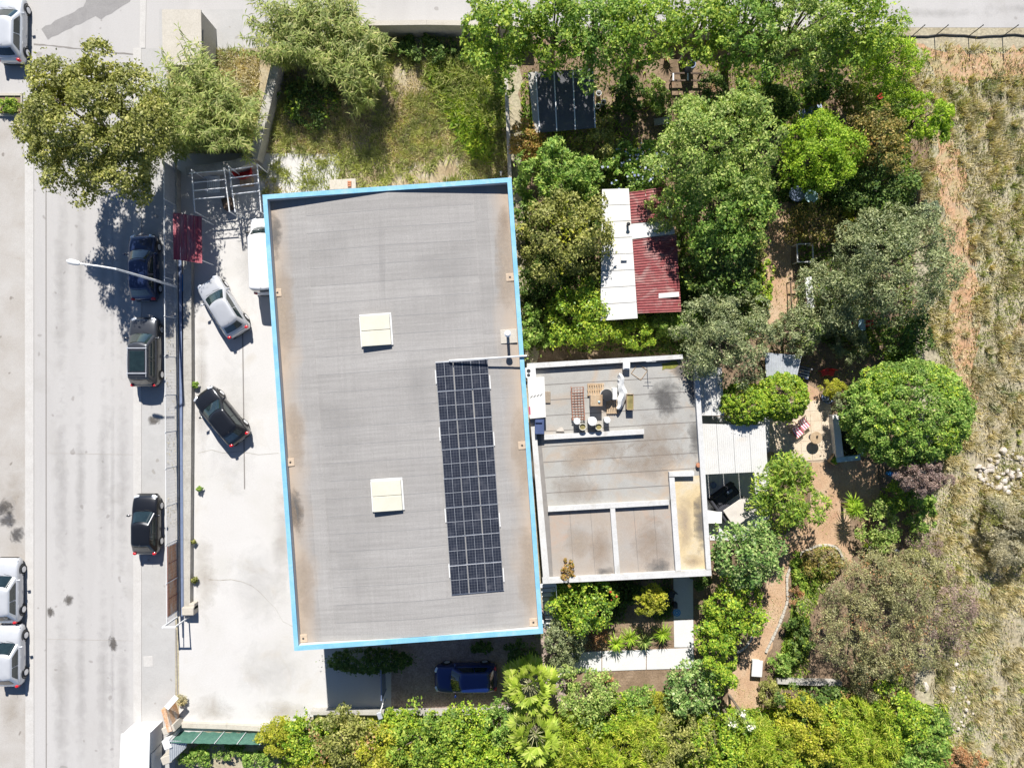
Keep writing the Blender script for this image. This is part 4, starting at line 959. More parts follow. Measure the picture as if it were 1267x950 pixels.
# ================================================================== VEHICLES
def car(label, px, py, head, paintm, L=4.15, Wd=1.74, Hh=1.45, style='hatch', rails=False, pane_roof=False, cat='car', nm='parked_car'):
    """head: rotation about Z; 0 = front towards the top of the photo. Local +Y is the front."""
    o = P(px, py); root = thing(nm, label, cat, (o.x, o.y, 0), head, 'parked cars' if cat == 'car' else None)
    van = style == 'van'; hl, hw = L/2, Wd/2
    belt = {'hatch': .93, 'suv': 1.02, 'van': 1.15}[style]; nose = {'hatch': .72, 'suv': .84, 'van': .95}[style]
    yb1 = hl-{'hatch': .98, 'suv': 1.02, 'van': .62}[style]        # base of the windscreen
    yt1 = yb1-{'hatch': .72, 'suv': .66, 'van': .62}[style]
    yb0 = -hl+{'hatch': .14, 'suv': .12, 'van': .06}[style]; yt0 = yb0+{'hatch': .52, 'suv': .34, 'van': .10}[style]
    def top(y):
        if y > yb1: return belt-(belt-nose)*min(1, ((y-yb1)/(hl-yb1)))**1.4-.06*max(0, (y-hl+.35)/.35)
        return belt-.10*max(0, (-hl+.25-y)/.25)
    def half(y):
        t = abs(y)/hl; f = 1-.06*t**2
        e = max(0, (abs(y)-hl+.42)/.42); return hw*f*math.sqrt(max(.0, 1-.34*e**2.4)) if e > 0 else hw*f
    ys_ = [-hl, -hl+.05, -hl+.15, -hl+.3, -hl+.6, -.9, -.4, 0, .4, .9, yb1-.1, yb1+.1, hl-.75, hl-.5, hl-.3, hl-.15, hl-.05, hl]
    ys_ = sorted(set(round(v, 3) for v in ys_)); rings = []
    for y in ys_:
        w = half(y); t = top(y); e = max(0, (abs(y)-hl+.12)/.12); zb = .2+.10*e; t = t-.16*e; w *= 1-.05*e
        sec = [(w*.90, zb), (w*.985, zb+.12), (w, .5), (w*.995, t-.22), (w*.975, t-.10), (w*.92, t-.03), (w*.80, t+.005), (w*.45, t+.03), (0, t+.038)]
        full = sec+[(-x, z) for x, z in sec[-2::-1]]
        rings.append([(x, y, z) for x, z in full])
    b = MB(); b.loft(rings); body = b.build('body', paintm, root, smooth=True)
    # greenhouse: rounded rings from belt to roof
    wb, wt = Wd*.90, Wd*(.70 if not van else .82)
    def bul(x, w, k): return k*(1-min(1, (2*x/w))**2)
    def ring(t, inset=0.0, z=None):
        w = wb+(wt-wb)*t-2*inset; y1 = yb1+(yt1-yb1)*t-inset; y0 = yb0+(yt0-yb0)*t+inset; r_ = .16; pts = []
        for cx, cy, a0 in ((w/2-r_, y1-r_-.10, 0), (-w/2+r_, y1-r_-.10, 90), (-w/2+r_, y0+r_+.05, 180), (w/2-r_, y0+r_+.05, 270)):
            for k in range(5):
                a = R(a0+k*22.5); pts.append([cx+r_*math.cos(a), cy+r_*math.sin(a)])
        zz = z if z is not None else belt-.03+(Hh-.06-belt+.03)*t
        out = []
        for x, y in pts: out.append((x, y, zz))
        # extra bulged points across front and rear
        res = []
        n = len(out)
        for i, p in enumerate(out):
            res.append(p)
            if i == 4 or i == 14:
                q = out[(i+1) % n]
                for k in (.25, .5, .75):
                    x = p[0]+(q[0]-p[0])*k; y = p[1]+(.10 if i == 4 else -.05)*(1-(2*k-1)**2); res.append((x, y, zz))
        return res
    b = MB(); b.loft([ring(0), ring(.5), ring(.97), ring(1.0, .03, Hh-.035), ring(1.0, .10, Hh-.008), ring(1.0, .30, Hh+.012)], (False, True))
    roofm = paintm
    b.build('roof', roofm, root, smooth=True)
    def patch(f, nu, nv, name, mat, off):
        b = MB(); vs_ = [[Vector(f(i/nu, j/nv)) for i in range(nu+1)] for j in range(nv+1)]
        fl = [v for r_ in vs_ for v in r_]; fs = [(j*(nu+1)+i, j*(nu+1)+i+1, (j+1)*(nu+1)+i+1, (j+1)*(nu+1)+i) for j in range(nv) for i in range(nu)]
        off = Vector(off); n0 = len(fl)
        b.add([v+off for v in fl]+[v-off*.6 for v in fl], fs+[tuple(n0+k for k in reversed(f_)) for f_ in fs])
        return b.build(name, mat, root, smooth=True)
    def zt(t): return belt-.03+(Hh-.06-belt+.03)*t
    def fs_(u, v):
        t = .05+.86*v; w = wb+(wt-wb)*t-.17; x = (u-.5)*w; k = (2*u-1); return (x, yb1+(yt1-yb1)*t-.10+.10*(1-k*k*.95)-.012*abs(k)**8*6, zt(t))
    patch(fs_, 10, 3, 'windscreen', M['glass'], (0, .012, .014))
    def rs2(u, v):
        t = (.25 if not van else .35)+(.62 if not van else .5)*v; w = wb+(wt-wb)*t-.30; x = (u-.5)*w; k = 2*u-1; return (x, yb0+(yt0-yb0)*t+.05-.05*(1-k*k), zt(t))
    patch(rs2, 8, 3, 'rear_window', M['glass'], (0, -.014, .012))
    for s_ in (-1, 1):
        spans = [(.06, .50), (.53, .90)] if not van else [(.05, .36)]
        for a_, b_ in spans:
            def sw(u, v, a_=a_, b_=b_):
                t = .10+.74*v; y1 = yb1+(yt1-yb1)*t-.22; y0 = yb0+(yt0-yb0)*t+.16; q = a_+(b_-a_)*u; w = wb+(wt-wb)*t
                return (s_*w/2, y1+(y0-y1)*q, zt(t))
            patch(sw, 4, 2, 'side_window', M['glass'], (s_*.012, 0, .006))
    wy = hl-.78 if not van else hl-.85
    for s_ in (-1, 1):
        for y in (wy, -hl+.78):
            b = MB(); r_ = .31 if not van else .34; cx = s_*(hw-.085); n = 20
            b.loft([[(cx+dx*s_, y+q*math.cos(2*math.pi*i/n), .31+q*math.sin(2*math.pi*i/n)) for i in range(n)] for dx, q in ((-.10, r_-.03), (-.07, r_), (.07, r_), (.10, r_-.03))])
            wl_ = b.build('wheel', M['tyre'], root, smooth=True)
            b = MB(); b.loft([[(cx+dx*s_, y+q*math.cos(2*math.pi*i/n), .31+q*math.sin(2*math.pi*i/n)) for i in range(n)] for dx, q in ((.09, .2), (.108, .19), (.104, .06))]); b.build('rim', M['alu'], wl_, smooth=True)
            b = MB(); ra = r_+.05; b.loft([[(s_*(half(y)+.004), y+q*math.cos(math.pi*i/12), .31+q*math.sin(math.pi*i/12)) for i in range(13)] for q in (ra-.03, ra+.05)], closed=False); b.build('wheel_arch', M['black'], root)
        w = half(hl-.2)
        b = MB(); b.bbox((s_*(w-.21), hl-.17, top(hl-.2)-.07), (.34, .22, .15), R(-22*s_), .04); b.build('headlight', M['lamp'], root, smooth=True)
        b = MB(); tz = belt-.12 if not van else 1.0; b.bbox((s_*(half(-hl+.1)-.10), -hl+.09, tz), (.20, .16, .24), R(14*s_), .04); b.build('tail_light', M['tail'], root, smooth=True)
        b = MB(); my = yb1-.32; b.tube([(s_*(hw*.93), my, belt-.02), (s_*(hw+.05), my-.01, belt+.03)], .025, 5); b.bbox((s_*(hw+.12), my-.02, belt+.06), (.20, .11, .14), R(10*s_), .03); b.build('mirror', paintm if not van else M['black'], root, smooth=True)
        for dy in (-.05, -.95):
            if not van or dy == -.05:
                b = MB(); b.box((s_*(half(dy)*.995+.008), dy, belt-.14), (.025, .16, .03)); b.build('door_handle', paintm, root)
        if rails:
            b = MB(); b.tube([(s_*(wt/2-.06), yt1-.25, Hh+.03), (s_*(wt/2-.04), (yt0+yt1)/2, Hh+.055), (s_*(wt/2-.06), yt0+.15, Hh+.03)], .022, 6); b.build('roof_rail', M['alu'], root, smooth=True)
    b = MB(); b.box((0, hl-.035, .34), (Wd*.62, .07, .16)); b.build('grille', M['black'], root)
    b = MB(); b.box((0, -hl-.008, .52 if not van else .8), (.5, .02, .11)); b.build('number_plate', M['white'], root)
    b = MB(); b.box((0, -hl+.02, .30), (Wd*.72, .08, .14)); b.build('rear_bumper', M['black'], root)
    b = MB(); b.tube([(0, yt0+.14, Hh), (0, yt0-.02, Hh+.12)], .008, 5); b.build('aerial', M['black'], root)
    b = MB(); b.tube([(-.45, yb1+.02, belt+.055), (.05, yb1-.05, belt+.10)], .008, 4); b.tube([(.05, yb1+.06, belt+.05), (.5, yb1-.04, belt+.07)], .008, 4); b.build('wipers', M['black'], root)
    if rails:
        for y in ((yt1-.35), (yt0+.38)):
            b = MB(); b.box((0, y, Hh+.06), (wt-.02, .06, .03)); b.build('cross_bar', M['alu'], root)
    if pane_roof:
        b = MB(); b.box((0, (yt0+yt1)/2, Hh+.013), (wt-.34, (yt1-yt0)*.55, .02)); b.build('sunroof', M['glass'], root)
    if van:
        for k in range(5):
            b = MB(); b.box((0, yt1-.5-k*.62, Hh+.012), (wt-.5, .05, .018)); b.build('roof_rib', paintm, root)
    return root
car('silver hatchback parked by the planted kerb island near the junction', 22, 42, R(-1), CARP['bright'], 4.3, 1.76, 1.47)
car('navy saloon parked in tree shade under the street lamp', 184, 333, R(1.5), CARP['navy'], 4.25, 1.74, 1.45)
car('dark grey estate car with roof rails parked beside roadside fence', 186, 436, R(0), CARP['charcoal'], 4.45, 1.82, 1.66, 'suv', True, True)
car('small black hatchback parked beside the rusty sliding gate', 187, 646, R(0), CARP['black'], 3.85, 1.68, 1.45)
car('silver hatchback standing askew in the white yard', 281, 381, R(32), CARP['silver'], 4.05, 1.72, 1.46)
car('black hatchback standing askew in the white yard', 279, 514, R(39), CARP['black'], 4.0, 1.72, 1.45)
car('white silver saloon parked on the parking strip, ahead of another', 17, 727, R(0), CARP['bright'], 4.15, 1.74, 1.45)
car('white silver hatchback parked on the parking strip, behind another', 20, 806, R(0), CARP['bright'], 3.95, 1.72, 1.45)
car('blue car parked in shade on the brick court', 577, 833, R(91), CARP['blue'], 4.0, 1.76, 1.58, 'suv')
car('white panel van parked tight against the warehouse wall', 335, 320, R(2), CARP['white'], 4.9, 1.86, 2.05, 'van', cat='van', nm='panel_van')

# ================================================================== THINGS ON THE ANNEX ROOF
ZT = ZF+.012
def at(px, py, z=0): return P(px, py, ZT+z)
def simple(name, label, cat, mb, mat, group=None, smooth=False):
    o = mb.build(name, mat, smooth=smooth); return tag(o, label, cat, group)
rk = thing('steel_rack', 'rusty steel rack lying on annex roof beside white pots', 'rack', at(715, 499))
c = at(715, 499, .3)
for s_ in (-1, 1):
    b = MB(); b.box((c.x+s_*.36, c.y, c.z), (.05, 2.05, .06), R(3)); b.build('side_rail', M['rustbar'], rk, True)
    for q in (-.9, .9):
        b = MB(); b.box((c.x+s_*.35, c.y+q, ZT+.135), (.05, .05, .27)); b.build('leg', M['rustbar'], rk, True)
for k in range(13):
    b = MB(); b.box((c.x+random.uniform(-.01, .01), c.y-.96+k*.16, c.z+.035), (.74, .035, .03), R(3+random.uniform(-3, 3))); b.build('cross_bar', M['rustbar'], rk, True)
for k in range(3):
    b = MB(); b.box((c.x-.18+.18*k, c.y, c.z-.02), (.03, 1.9, .03), R(3)); b.build('long_bar', M['rustbar'], rk, True)
def pallet(label, px, py, w, l, z=.0, nn=7, rz=3):
    c = at(px, py, .1); r_ = thing('pallet', label, 'pallet', at(px, py))
    for k in range(nn):
        b = MB(); b.box((c.x-w/2+(k+.5)*w/nn, c.y, ZT+.125), (w/nn*.72, l, .022), R(rz)); b.build('board', M['wood'], r_, True)
    for k in (-1, 0, 1):
        b = MB(); b.box((c.x, c.y+k*l*.42, ZT+.057), (w, .1, .11), R(rz)); b.build('bearer', M['wood'], r_, True)
pallet('pale pallet with dark tank standing beside it on annex roof', 737, 482, 1.0, .75)
pallet('pallet half covered by the white curved shell on annex roof', 758, 503, .75, .85)
bx = thing('storage_box', 'tan square box with small green cap on annex roof', 'box', at(736, 496))
c = at(736, 495); b = MB(); b.bbox((c.x, c.y, ZT+.40), (.68, .66, .80), 0, .02); b.build('body', M['fabric_cream'], bx, True)
b = MB(); b.bbox((c.x, c.y, ZT+.83), (.72, .70, .06), 0, .02); b.build('lid', M['wood'], bx, True)
b = MB(); b.lathe((c.x+.15, c.y-.08, ZT+.86), [(.06, 0), (.07, .05), (.04, .10)], 12); b.build('cap', M['tealpaint'], bx, True)
tk = thing('water_tank', 'round black-topped white tub on annex roof', 'tank', at(750, 490))
c = at(749, 488.5); b = MB(); b.lathe((c.x, c.y, ZT), [(.34, 0), (.36, .35), (.37, .55)], 22); b.build('tub', M['white'], tk, True, smooth=True)
b = MB(); b.lathe((c.x, c.y, ZT+.55), [(.345, 0), (.36, .05), (.34, .09), (.08, .12)], 22); b.build('lid', M['black'], tk, True, smooth=True)
b = MB(); c2 = at(759, 487); b.bbox((c2.x, c2.y, ZT+.30), (.26, .72, .6), 0, .03); simple('white_crate', 'upright white crate between black-topped tub and curved shell', 'crate', b, M['white'])
ds = thing('curved_shell', 'white curved fibreglass shell standing on edge on annex roof', 'shell', at(768, 487))
cc = at(752, 487, 0); b = MB(); rings = []
for i in range(17):
    a = R(-52+i*6.6); w_ = .05+.21*math.sin(math.pi*min(1, (i+.5)/16))**.8 if i < 13 else .26-(i-13)*.045
    rr_ = 1.0+.05*math.sin(i); ct = Vector((cc.x+rr_*math.cos(a)*.86, cc.y+rr_*1.15*math.sin(a), 0)); d_ = Vector((math.cos(a), math.sin(a), 0))
    if i > 11: ct += Vector((.02*(i-11), .05*(i-11), 0))
    rings.append([ct-d_*w_+Vector((0, 0, ZT+.25)), ct+Vector((0, 0, ZT+.52)), ct+d_*w_+Vector((0, 0, ZT+.22)), ct+Vector((0, 0, ZT+.48))])
b.loft(rings); b.build('shell', M['white'], ds, True, smooth=True)
for a in (-40, 15, 45):
    b = MB(); v = Vector((cc.x+.86*math.cos(R(a)), cc.y+1.15*math.sin(R(a)), 0)); b.tube([(v.x, v.y, ZT-.005), (v.x, v.y, ZT+.46)], .03, 6); b.build('support', M['steelw'], ds, True)
for k, (x, y, w_) in enumerate(((778, 495, .35),)):
    c = at(x, y+2); pl = thing('planter_trough', 'grey rectangular planter trough full of dry soil on annex roof', 'planter', at(x, y+2))
    for sx, sy, dx, dy in ((-1, 0, .03, .95), (1, 0, .03, .95), (0, -1, .42, .03), (0, 1, .42, .03)):
        b = MB(); b.box((c.x+sx*.195, c.y+sy*.46, ZT+.25), (dx, dy, .5)); b.build('side', M['wood'], pl, True)
    b = MB(); b.box((c.x, c.y, ZT+.22), (.36, .89, .42)); b.build('soil', M['olivepot'], pl, True)
def pot(label, px, py, r_, h, white, group):
    c = at(px, py, h); root = thing('plant_pot' if not white else 'white_drum', label, 'pot' if not white else 'drum', (c.x, c.y, ZT), 0, group)
    b = MB()
    if white:
        b.lathe((0, 0, 0), [(r_*.86, 0), (r_*.9, h*.6), (r_*.92, h-.05)], 20); b.build('drum', M['white'], root, smooth=True)
        b = MB(); b.lathe((0, 0, h-.05), [(r_*.96, 0), (r_, .02), (r_*.98, .05), (r_*.3, .07)], 20); b.build('lid', M['white'], root, smooth=True)
    else:
        b.lathe((0, 0, 0), [(r_*.7, 0), (r_*.95, h*.8), (r_, h), (r_*.86, h), (r_*.82, h-.12)], 18, (True, False)); b.build('pot', M['cream'], root, smooth=True)
        b = MB(); b.cyl((0, 0, h-.16), r_*.84, .06, 18); b.build('soil', M['olivepot'], root)
    return root
pot('small white drum at the rack end of the pot row', 714, 521, .20, .75, True, None)
pot('large white drum in the middle of the pot row', 733, 521, .27, .8, True, None)
pot('small white drum at the shell end of the pot row', 751.5, 519.5, .19, .7, True, None)
pot('olive soil pot between rack-end drum and large drum', 721, 528, .21, .6, False, None)
pot('olive soil pot between large drum and shell-end drum', 741, 528, .21, .6, False, None)
# row by the warehouse
bn = thing('white_bunker', 'long white box with red label against the warehouse edge', 'box', P(663, 490))
b = MB(); b.ppx([(653, 468), (672.5, 466.5), (675, 515), (656, 517)], ZT, ZT+.75); b.build('body', M['white'], bn, True)
b = MB(); b.ppx([(652.5, 467), (673.5, 466), (675.5, 516), (655.5, 518)], ZT+.752, ZT+.80); ld = b.build('lid', M['whitesheet'], bn, True)
b = MB(); b.ppx([(654, 503), (656, 503), (656.6, 513), (654.6, 513)], ZT+.802, ZT+.806); b.build('label_patch', M['stripe_red'], bn, True)
for k in range(4):
    b = MB(); b.ppx([(656+k*4, 492-k*.8), (658.5+k*4, 489.4-k*.8), (659.2+k*4, 490-k*.8), (656.6+k*4, 492.6-k*.8)], ZT+.802, ZT+.806); b.build('scratch', M['dark'], bn, True)
ac_ = thing('air_conditioner', 'small white air conditioner outdoor unit by annex parapet', 'air conditioner', P(657, 461))
c = at(656.5, 461, .6); b = MB(); b.bbox((c.x, c.y, ZT+.34), (.62, .62, .62), R(4), .02); b.build('casing', M['white'], ac_, True)
b = MB(); b.cyl((c.x-.12, c.y+.1, ZT+.652), .12, .01, 14); b.cyl((c.x-.12, c.y-.15, ZT+.652), .1, .01, 14); b.build('fan_grille', M['dark'], ac_, True)
b = MB(); b.box((c.x-.2, c.y, ZT+.015), (.06, .5, .03)); b.box((c.x+.2, c.y, ZT+.015), (.06, .5, .03)); b.build('foot', M['dark'], ac_, True)
c = at(677, 491.5); b = MB(); b.bbox((c.x, c.y, ZT+.05), (.40, .70, .10)); simple('skylight_frame', 'small brown rectangular roof light beside white box', 'roof light', b, M['stain'])
c = at(774, 453); b = MB(); b.bbox((c.x, c.y, ZT+.22), (.42, .42, .44), 0, .03); b.bbox((c.x, c.y, ZT+.47), (.30, .30, .05), 0, .02); simple('white_cube_box', 'small white cube box near the annex back parapet', 'box', b, M['white'])
fr2 = thing('wire_frame', 'thin square wire frame lying near mossy corner of annex roof', 'frame', at(791, 460))
c = at(791, 460); q = [Vector((c.x+.5*math.cos(R(a)), c.y+.5*math.sin(R(a)), ZT+.025)) for a in (10, 100, 190, 280)]
for k in range(4):
    b = MB(); b.tube([q[k], q[(k+1) % 4]], .02, 5); b.build('bar', M['wood'], fr2, True)
an_p = thing('aerial_mast', 'thin aerial mast standing on annex roof by the back parapet', 'aerial', at(802, 450))
c = at(800, 448); b = MB(); b.tube([(c.x, c.y, ZT-.01), (c.x, c.y, ZT+1.5)], .02, 6); b.build('mast', M['steelw'], an_p, True)
b = MB(); b.tube([(c.x-.3, c.y, ZT+1.35), (c.x+.3, c.y, ZT+1.35)], .012, 5); b.tube([(c.x-.2, c.y, ZT+1.15), (c.x+.2, c.y, ZT+1.15)], .012, 5); b.build('cross_rods', M['steelw'], an_p, True)
b = MB(); c = at(693, 531); b.prism([(c.x-.25, c.y-.1), (c.x+.25, c.y-.12), (c.x+.12, c.y+.14), (c.x-.05, c.y+.06)], ZT, ZT+.12); simple('loose_stone', 'loose pale stone lying beside low roof kerb', 'stone', b, M['stone'])
b = MB(); c = at(863, 575); b.lathe((c.x, c.y, ZT), [(.10, 0), (.14, .12), (.13, .25), (.09, .26)], 12); simple('clay_jar', 'small clay jar at the annex parapet corner', 'jar', b, M['terracotta'], smooth=True)
b = MB(); c = at(667, 527); b.bbox((c.x, c.y, ZT+.35), (.55, .9, .7), 0, .02); b.box((c.x-.05, c.y+.35, ZT+.75), (.4, .2, .1)); simple('metal_cupboard', 'dark blue metal cupboard below the long white box', 'cupboard', b, M['navycloth'])

# stairs between warehouse and annex front
st = thing('outdoor_stairs', 'narrow concrete stairs with dark gaps beside warehouse wall', 'stairs', P(678, 745))
for k in range(9):
    a = P(678.5+k*.8, 724+k*5.6, 2.6-k*.27); b = MB(); b.box((a.x-.02, a.y, 2.6-k*.27), (.95, .24, .05), R(3)); b.build('tread', M['white'], st, True)
for k in range(3):
    a = P(679+k*1.0, 770+k*4, .2); b = MB(); b.box((a.x, a.y, .30-k*.11), (.95, .22, .06), R(-14-8*k)); b.build('tread', M['white'], st, True)
for s_ in (-1, 1):
    a, d_ = P(678.5, 722, 2.5), P(685, 772, .1); b = MB(); b.tube([(a.x+s_*.42, a.y, 2.42), (d_.x+s_*.42, d_.y, .12)], .05, 6); b.build('stringer', M['dark'], st, True)
a, d_ = P(688, 724, 3.3), P(690, 768, 1.1); b = MB(); b.tube([a, d_], .025, 6); b.tube([(a.x, a.y, 2.3), a], .025, 6); b.tube([(d_.x, d_.y, -.02), d_], .025, 6); b.build('handrail', M['steelw'], st, True)

# ================================================================== TERRACE AND GARDEN THINGS
sf = thing('corner_sofa', 'dark corner sofa on the shaded terrace', 'sofa', P(896, 612), R(36))
for nm, c, d_ in (('seat', (0, 0, .22), (1.7, .75, .38)), ('backrest', (0, .42, .36), (1.7, .16, .70)), ('seat', (-.55, -.85, .22), (.75, .95, .38)), ('backrest', (-1.0, -.42, .36), (.16, 1.8, .70)), ('cushion', (.35, .05, .46), (.7, .6, .10)), ('cushion', (-.4, .05, .46), (.7, .6, .10)), ('pillow', (.3, .18, .6), (.42, .15, .3))):
    b = MB(); b.bbox((c[0], c[1], c[2]+.04), d_, 0, .04); b.build(nm, M['fabric_dark'] if nm != 'pillow' else M['bluegrey'], sf)
tb = thing('garden_table', 'large cream square table half in leaf shade on terrace', 'table', P(911, 630), R(34))
b = MB(); b.bbox((0, 0, .76), (1.75, 1.3, .05), 0, .02); b.build('tabletop', M['fabric_cream'], tb)
for sx in (-1, 1):
    for sy in (-1, 1):
        b = MB(); b.box((sx*.75, sy*.52, .39), (.07, .07, .69)); b.build('leg', M['dark'], tb)
b = MB(); p = P(884, 640, .8); b.bbox((p.x, p.y, .45), (.85, .7, .82), 0, .03); b.bbox((p.x, p.y, .88), (.9, .75, .05), 0, .02); simple('white_counter', 'white counter block against annex wall by the sofa', 'counter', b, M['white'])
b = MB(); p = P(882, 600, .1); b.lathe((p.x, p.y, .05), [(.2, 0), (.22, .1), (.18, .14)], 16); simple('floor_cushion', 'round blue grey floor pouffe on the shaded terrace', 'pouffe', b, M['bluegrey'], smooth=True)
bh = thing('slatted_bench', 'blue and white slatted bench beside the small canopy', 'bench', P(987, 461), R(-14))
for k in range(7):
    b = MB(); b.box((0, -.28+k*.093, .45), (1.15, .05, .03)); b.build('seat_slat', M['white'] if k % 2 else M['navycloth'], bh)
for k in range(3):
    b = MB(); b.box((0, .36, .56+k*.11), (1.15, .03, .07)); b.build('back_slat', M['white'] if k % 2 else M['navycloth'], bh)
for sx in (-1, 1):
    b = MB(); b.box((sx*.5, -.22, .225), (.06, .06, .41)); b.box((sx*.5, .33, .43), (.06, .05, .84)); b.box((sx*.5, .05, .42), (.05, .55, .04)); b.build('leg_frame', M['white'], bh)
def deckchair(label, px, py, rz):
    r_ = thing('deck_chair', label, 'deck chair', P(px, py), rz)
    for k in range(7):
        b = MB(); x = -.24+k*.08; b.loft([[(x-.035, y, z), (x+.035, y, z), (x+.035, y, z-.012), (x-.035, y, z-.012)] for y, z in ((-.42, .36), (-.1, .24), (.2, .38), (.45, .82))]); b.build('cloth_stripe', M['stripe_red'] if k % 2 == 0 else M['stripe_white'], r_)
    for s_ in (-1, 1):
        b = MB(); b.tube([(s_*.3, -.45, .37), (s_*.3, .48, 0.0)], .02, 5); b.tube([(s_*.3, -.35, 0), (s_*.3, .46, .84)], .02, 5); b.build('side_frame', M['wood'], r_)
    b = MB(); b.tube([(-.3, .46, .84), (.3, .46, .84)], .02, 5); b.tube([(-.3, -.45, .37), (.3, -.45, .37)], .02, 5); b.build('cross_bar', M['wood'], r_)
deckchair('striped deck chair standing in tree shade edge on patio', 983, 532, R(38))
deckchair('striped deck chair standing in full sun on patio', 991, 523, R(38))
rt = thing('round_table', 'round tan patio table casting a round shadow', 'table', P(1004, 540.5))
b = MB(); b.lathe((0, 0, .70), [(.38, 0), (.40, .02), (.385, .045)], 26); b.build('tabletop', M['wood'], rt)
b = MB(); b.tube([(0, 0, .05), (0, 0, .71)], .04, 8); b.build('pedestal', M['dark'], rt)
b = MB(); b.lathe((0, 0, .03), [(.22, 0), (.2, .03), (.05, .05)], 16); b.build('foot', M['dark'], rt)
b = MB(); p = P(1012, 540, .9); b.lathe((p.x, p.y, .745), [(.05, 0), (.06, .08), (.02, .14), (.025, .18)], 12); simple('dark_bottle', 'dark bottle standing on the round patio table', 'bottle', b, M['black'], smooth=True)
for k, (x, y) in enumerate(((1024, 461), (1032, 461), (1059, 402), (1075, 401))):
    r_ = thing('red_chair', ['red garden chair beside yellow shrub, on its bench side', 'red garden chair beside yellow shrub, on its dome tree side', 'red chair at the path side of little blue table', 'red chair at the field side of little blue table'][k], 'chair', P(x-7, y), R((20, -15, 80, -80)[k]))
    b = MB(); b.bbox((0, 0, .43), (.40, .40, .04), 0, .02); b.build('seat', M['red'], r_)
    b = MB(); b.box((0, .21, .66), (.40, .035, .42)); b.build('backrest', M['red'], r_)
    for sx in (-1, 1):
        for sy in (-1, 1):
            b = MB(); b.box((sx*.17, sy*.17, .205), (.035, .035, .41)); b.build('leg', M['red'], r_)
r_ = thing('small_table', 'little blue wooden table between two red chairs under olive', 'table', P(1060, 403))
b = MB(); b.bbox((0, 0, .68), (.45, .7, .04), 0, .01); b.build('tabletop', M['tealpaint'], r_)
for sx in (-1, 1):
    for sy in (-1, 1):
        b = MB(); b.box((sx*.18, sy*.3, .33), (.04, .04, .66)); b.build('leg', M['wood'], r_)
# pond basin at the patio edge
bs = thing('pond_basin', 'white and blue painted basin of dark water under dome tree', 'basin', P(1048, 540))
for pts in ([(1030, 514), (1038, 513), (1044, 565), (1035, 566)], [(1035.3, 566.3), (1064, 563), (1065, 569), (1036, 572)], [(1038.3, 513), (1066, 511), (1066.4, 516), (1038.8, 518)], [(1061, 516.5), (1066, 516.3), (1070, 562.5), (1065, 562.8)]):
    b = MB(); b.ppx(pts, -.02, .62); b.build('basin_wall', M['white'] if pts[0][0] < 1035.1 else M['tealpaint'], bs, True)
b = MB(); b.ppx([(1037, 518), (1060, 517), (1063, 562), (1043, 563)], .0, .38); b.build('water', M['water'], bs, True)
gp_ = thing('green_planter', 'tilted wooden planter box of bright seedlings below basin', 'planter', P(1031, 567), R(-35))
for c, d_ in (((-.24, 0, .22), (.04, .75, .44)), ((.24, 0, .22), (.04, .75, .44)), ((0, .355, .22), (.44, .04, .44)), ((0, -.355, .22), (.44, .04, .44))):
    b = MB(); b.box(c, d_); b.build('side', M['wood'], gp_)
rs0 = np.random.default_rng(5); q = rs0.uniform((-.2, -.3, .42), (.2, .3, .52), (160, 3)); quads_obj('seedlings', leaf_quads(q, nrm(rs0.normal(size=q.shape)*.5+np.array([0, 0, 1])), .12, .07, rs0), LEAF['lime'], gp_)
b = MB(); b.box((0, 0, .2), (.43, .66, .38)); b.build('soil', M['olivepot'], gp_)
b = MB(); p = P(1026, 491, .5); b.lathe((p.x, p.y, 0), [(.25, 0), (.42, .3), (.45, .42), (.38, .42), (.3, .36)], 20); simple('stone_bowl', 'blue grey stone bowl under the yellow shrub', 'bowl', b, M['bluegrey'], smooth=True)
b = MB(); p = P(954, 563, .3); b.lathe((p.x, p.y, 0), [(.16, 0), (.24, .3), (.25, .38), (.2, .38), (.18, .3)], 16); simple('clay_pot', 'round tan pot at corner of white canopy and patio', 'pot', b, M['wood'], smooth=True)
# garden frames along the path
def frame(label, px, py, w, l, z, mat, name='cold_frame_stand', rz=2):
    c = P(px, py, z); r_ = thing(name, label, 'cold frame', (c.x, c.y, 0), R(rz))
    for s_ in (-1, 1):
        b = MB(); b.box((s_*w/2, 0, z), (.07, l, .07)); b.build('side_bar', mat, r_)
        b = MB(); b.box((0, s_*l/2, z+.001), (w-.08, .07, .07)); b.build('end_bar', mat, r_)
        for q in (-1, 1):
            b = MB(); b.box((s_*w/2, q*l/2, (z-.04)/2), (.06, .06, z-.04)); b.build('leg', mat, r_)
    return r_
frame('pale open cold frame beside path under thin bush', 996, 313, 1.0, 1.15, .8, M['white'])
frame('dark wooden frame beside the path below cold frame', 988, 365, .95, 1.7, .7, M['darkwood'])
b = MB(); p = P(1002, 362, .8); b.box((p.x, p.y, .75), (.45, 2.0, .05), R(6)); b.box((p.x-.1, p.y+.8, .365), (.08, .08, .73)); b.box((p.x-.1, p.y-.8, .365), (.08, .08, .73)); b.box((p.x+.1, p.y, .365), (.08, .08, .73)); simple('white_plank_table', 'long white plank table beside path under olive', 'table', b, M['white'])
